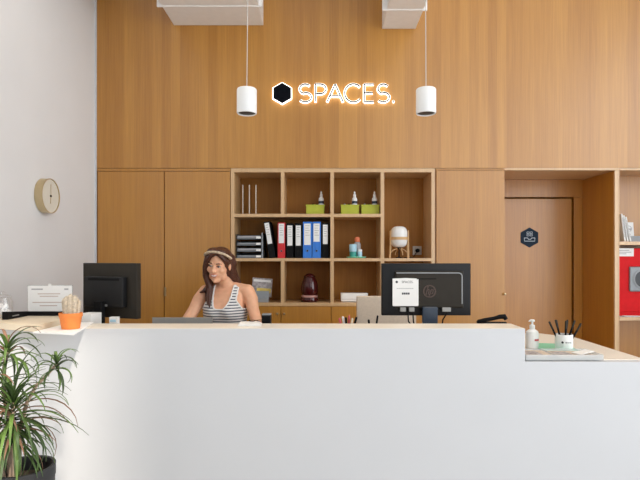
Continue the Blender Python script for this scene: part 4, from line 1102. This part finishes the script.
# fringe swept to both sides of the brow
lock([H((.004, -.066, .100)), H((-.034, -.078, .072)), H((-.062, -.056, .040)), H((-.074, -.038, .005))], [.014, .013, .014, .012])
lock([H((.004, -.066, .100)), H((.038, -.074, .074)), H((.062, -.050, .045)), H((.073, -.020, .020))], [.014, .013, .014, .012])
ho = fuse('hair', hr, 'hair', pe, .0045, 3, .5); ho['label'] = 'long dark brown hair falling over one shoulder'
hb_ = B(); pts = [H((.089*math.sin(R(a)), -.012-.072*math.cos(R(a))**.9, .052+.050*math.cos(R(a)))) for a in range(-84, 85, 7)]
tube(hb_, pts, .0135, 12, .6); o = obj('headband', hb_, 'band', pe, True); o['label'] = 'pale patterned headband'
# face details
for s in (-1, 1):
    eb = B(); hball(eb, (s*.029, -.0745, .004), (.0125, .010, .0065), 14); ey = obj('eye', eb, 'eye', pe, True)
    ib = B(); hball(ib, (s*.029-.002, -.0822, .0025), (.0056, .0036, .0052), 12); obj('iris', ib, 'iris', ey, True)
    lb_ = B(); tube(lb_, [H((s*(.029-.014), -.0822, .0035)), H((s*.029, -.0862, .0095)), H((s*(.029+.015), -.0795, .0045))], .0021, 6); obj('eyelash', lb_, 'hair', ey, True)
    bb = B(); tube(bb, [H((s*.013, -.0885, .0215)), H((s*.030, -.0885, .0275)), H((s*.049, -.074, .0215))], [.0024, .0030, .0016], 6); obj('eyebrow', bb, 'hair', pe, True)
tb = B(); tube(tb, [H((-.019, -.0875, -.0535)), H((-.008, -.0935, -.0575)), H((.008, -.0935, -.0575)), H((.019, -.0875, -.0535))], [.0025, .0058, .0058, .0025], 10, .9); obj('teeth', tb, 'teeth', pe, True)
for zl, sg_ in ((.0062, 1), (-.0072, -1)):
    lb_ = B(); tube(lb_, [H((-.025, -.084, -.0505)), H((-.011, -.0935, -.0570+zl*.8)), H((0, -.0955, -.0585+zl)), H((.011, -.0935, -.0570+zl*.8)), H((.025, -.084, -.0505))], [.0018, .0031, .0034, .0031, .0018], 8); obj('lip', lb_, 'lip', pe, True)
# stool
so_ = thing('stool', 'dark padded swivel stool under the seated receptionist', 'stool', (PO.x, PO.y+.02, 0))
obj('seat', lathe(B(), [(.17, .555), (.19, .57), (.19, .605), (.15, .617)], 36), 'dark', so_, True)
obj('column', lathe(B(), [(.03, .03), (.03, .30), (.022, .30), (.022, .556)], 24), 'metal', so_, True)
obj('foot_ring', tube(B(), [(.2*math.cos(2*PI*i/32), .2*math.sin(2*PI*i/32), .23) for i in range(33)], .011, 10), 'metal', so_, True)
for a in range(3): obj('spoke', tube(B(), [(0, 0, .23), (.2*math.cos(2*PI*a/3), .2*math.sin(2*PI*a/3), .23)], .008, 8), 'metal', so_, True)
obj('base', lathe(B(), [(.24, 0), (.245, .006), (.22, .018), (.04, .034)], 40), 'metal', so_, True)

# ------------------------------------------------------------------ light, sky, camera
def area(name, loc, rot, sx, sy, power, col):
    l = bpy.data.lights.new(name, 'AREA'); l.shape = 'RECTANGLE'; l.size = sx; l.size_y = sy; l.energy = power; l.color = col
    o = bpy.data.objects.new(name, l); C.objects.link(o); o.location = loc; o.rotation_euler = rot; return o
area('window_daylight', (3.2, YF-.15, 2.85), (R(90), 0, 0), 3.8, 5.3, 115, (.97, .985, 1.0))
area('window_daylight', (XR+.12, .05, 2.85), (R(90), 0, R(90)), 3.8, 4.5, 275, (.94, .975, 1.0))
sun = bpy.data.lights.new('sun', 'SUN'); sun.energy = 3.1; sun.angle = R(1.5); sun.color = (1, .90, .77)
so2 = bpy.data.objects.new('sun', sun); C.objects.link(so2)
so2.rotation_euler = Vector((-.135, .24, -.213)).to_track_quat('-Z', 'Y').to_euler()
w = bpy.data.worlds.new('sky'); bpy.context.scene.world = w; w.use_nodes = True
w.node_tree.nodes['Background'].inputs[0].default_value = (.80, .90, 1, 1); w.node_tree.nodes['Background'].inputs[1].default_value = .45
# recessed downlights in the ceiling over the desk
for x, en in ((-1.5, 60), (-.72, 150), (.3, 70), (1.5, 60), (2.6, 60)):
    l = bpy.data.lights.new('ceiling_downlight', 'SPOT'); l.energy = en; l.spot_size = R(60); l.spot_blend = .8; l.shadow_soft_size = .06; l.color = (1, .82, .60)
    o = bpy.data.objects.new('ceiling_downlight', l); C.objects.link(o); o.location = (x, 2.95, ZC-.02)

cam = bpy.data.cameras.new('camera'); co = bpy.data.objects.new('camera', cam); C.objects.link(co)
co.location = (0, 0, EYE); co.rotation_euler = (R(90), 0, 0)
cam.sensor_fit = 'HORIZONTAL'; cam.sensor_width = 36; cam.lens = F/640*36; cam.shift_y = 18/640; cam.clip_start = .05
sc = bpy.context.scene; sc.camera = co
sc.view_settings.view_transform = 'Standard'; sc.view_settings.look = 'None'; sc.view_settings.gamma = 1; sc.view_settings.exposure = .14
sc.cycles.max_bounces = 10; sc.cycles.transparent_max_bounces = 16; sc.cycles.use_denoising = True
sc.cycles.sample_clamp_indirect = 4
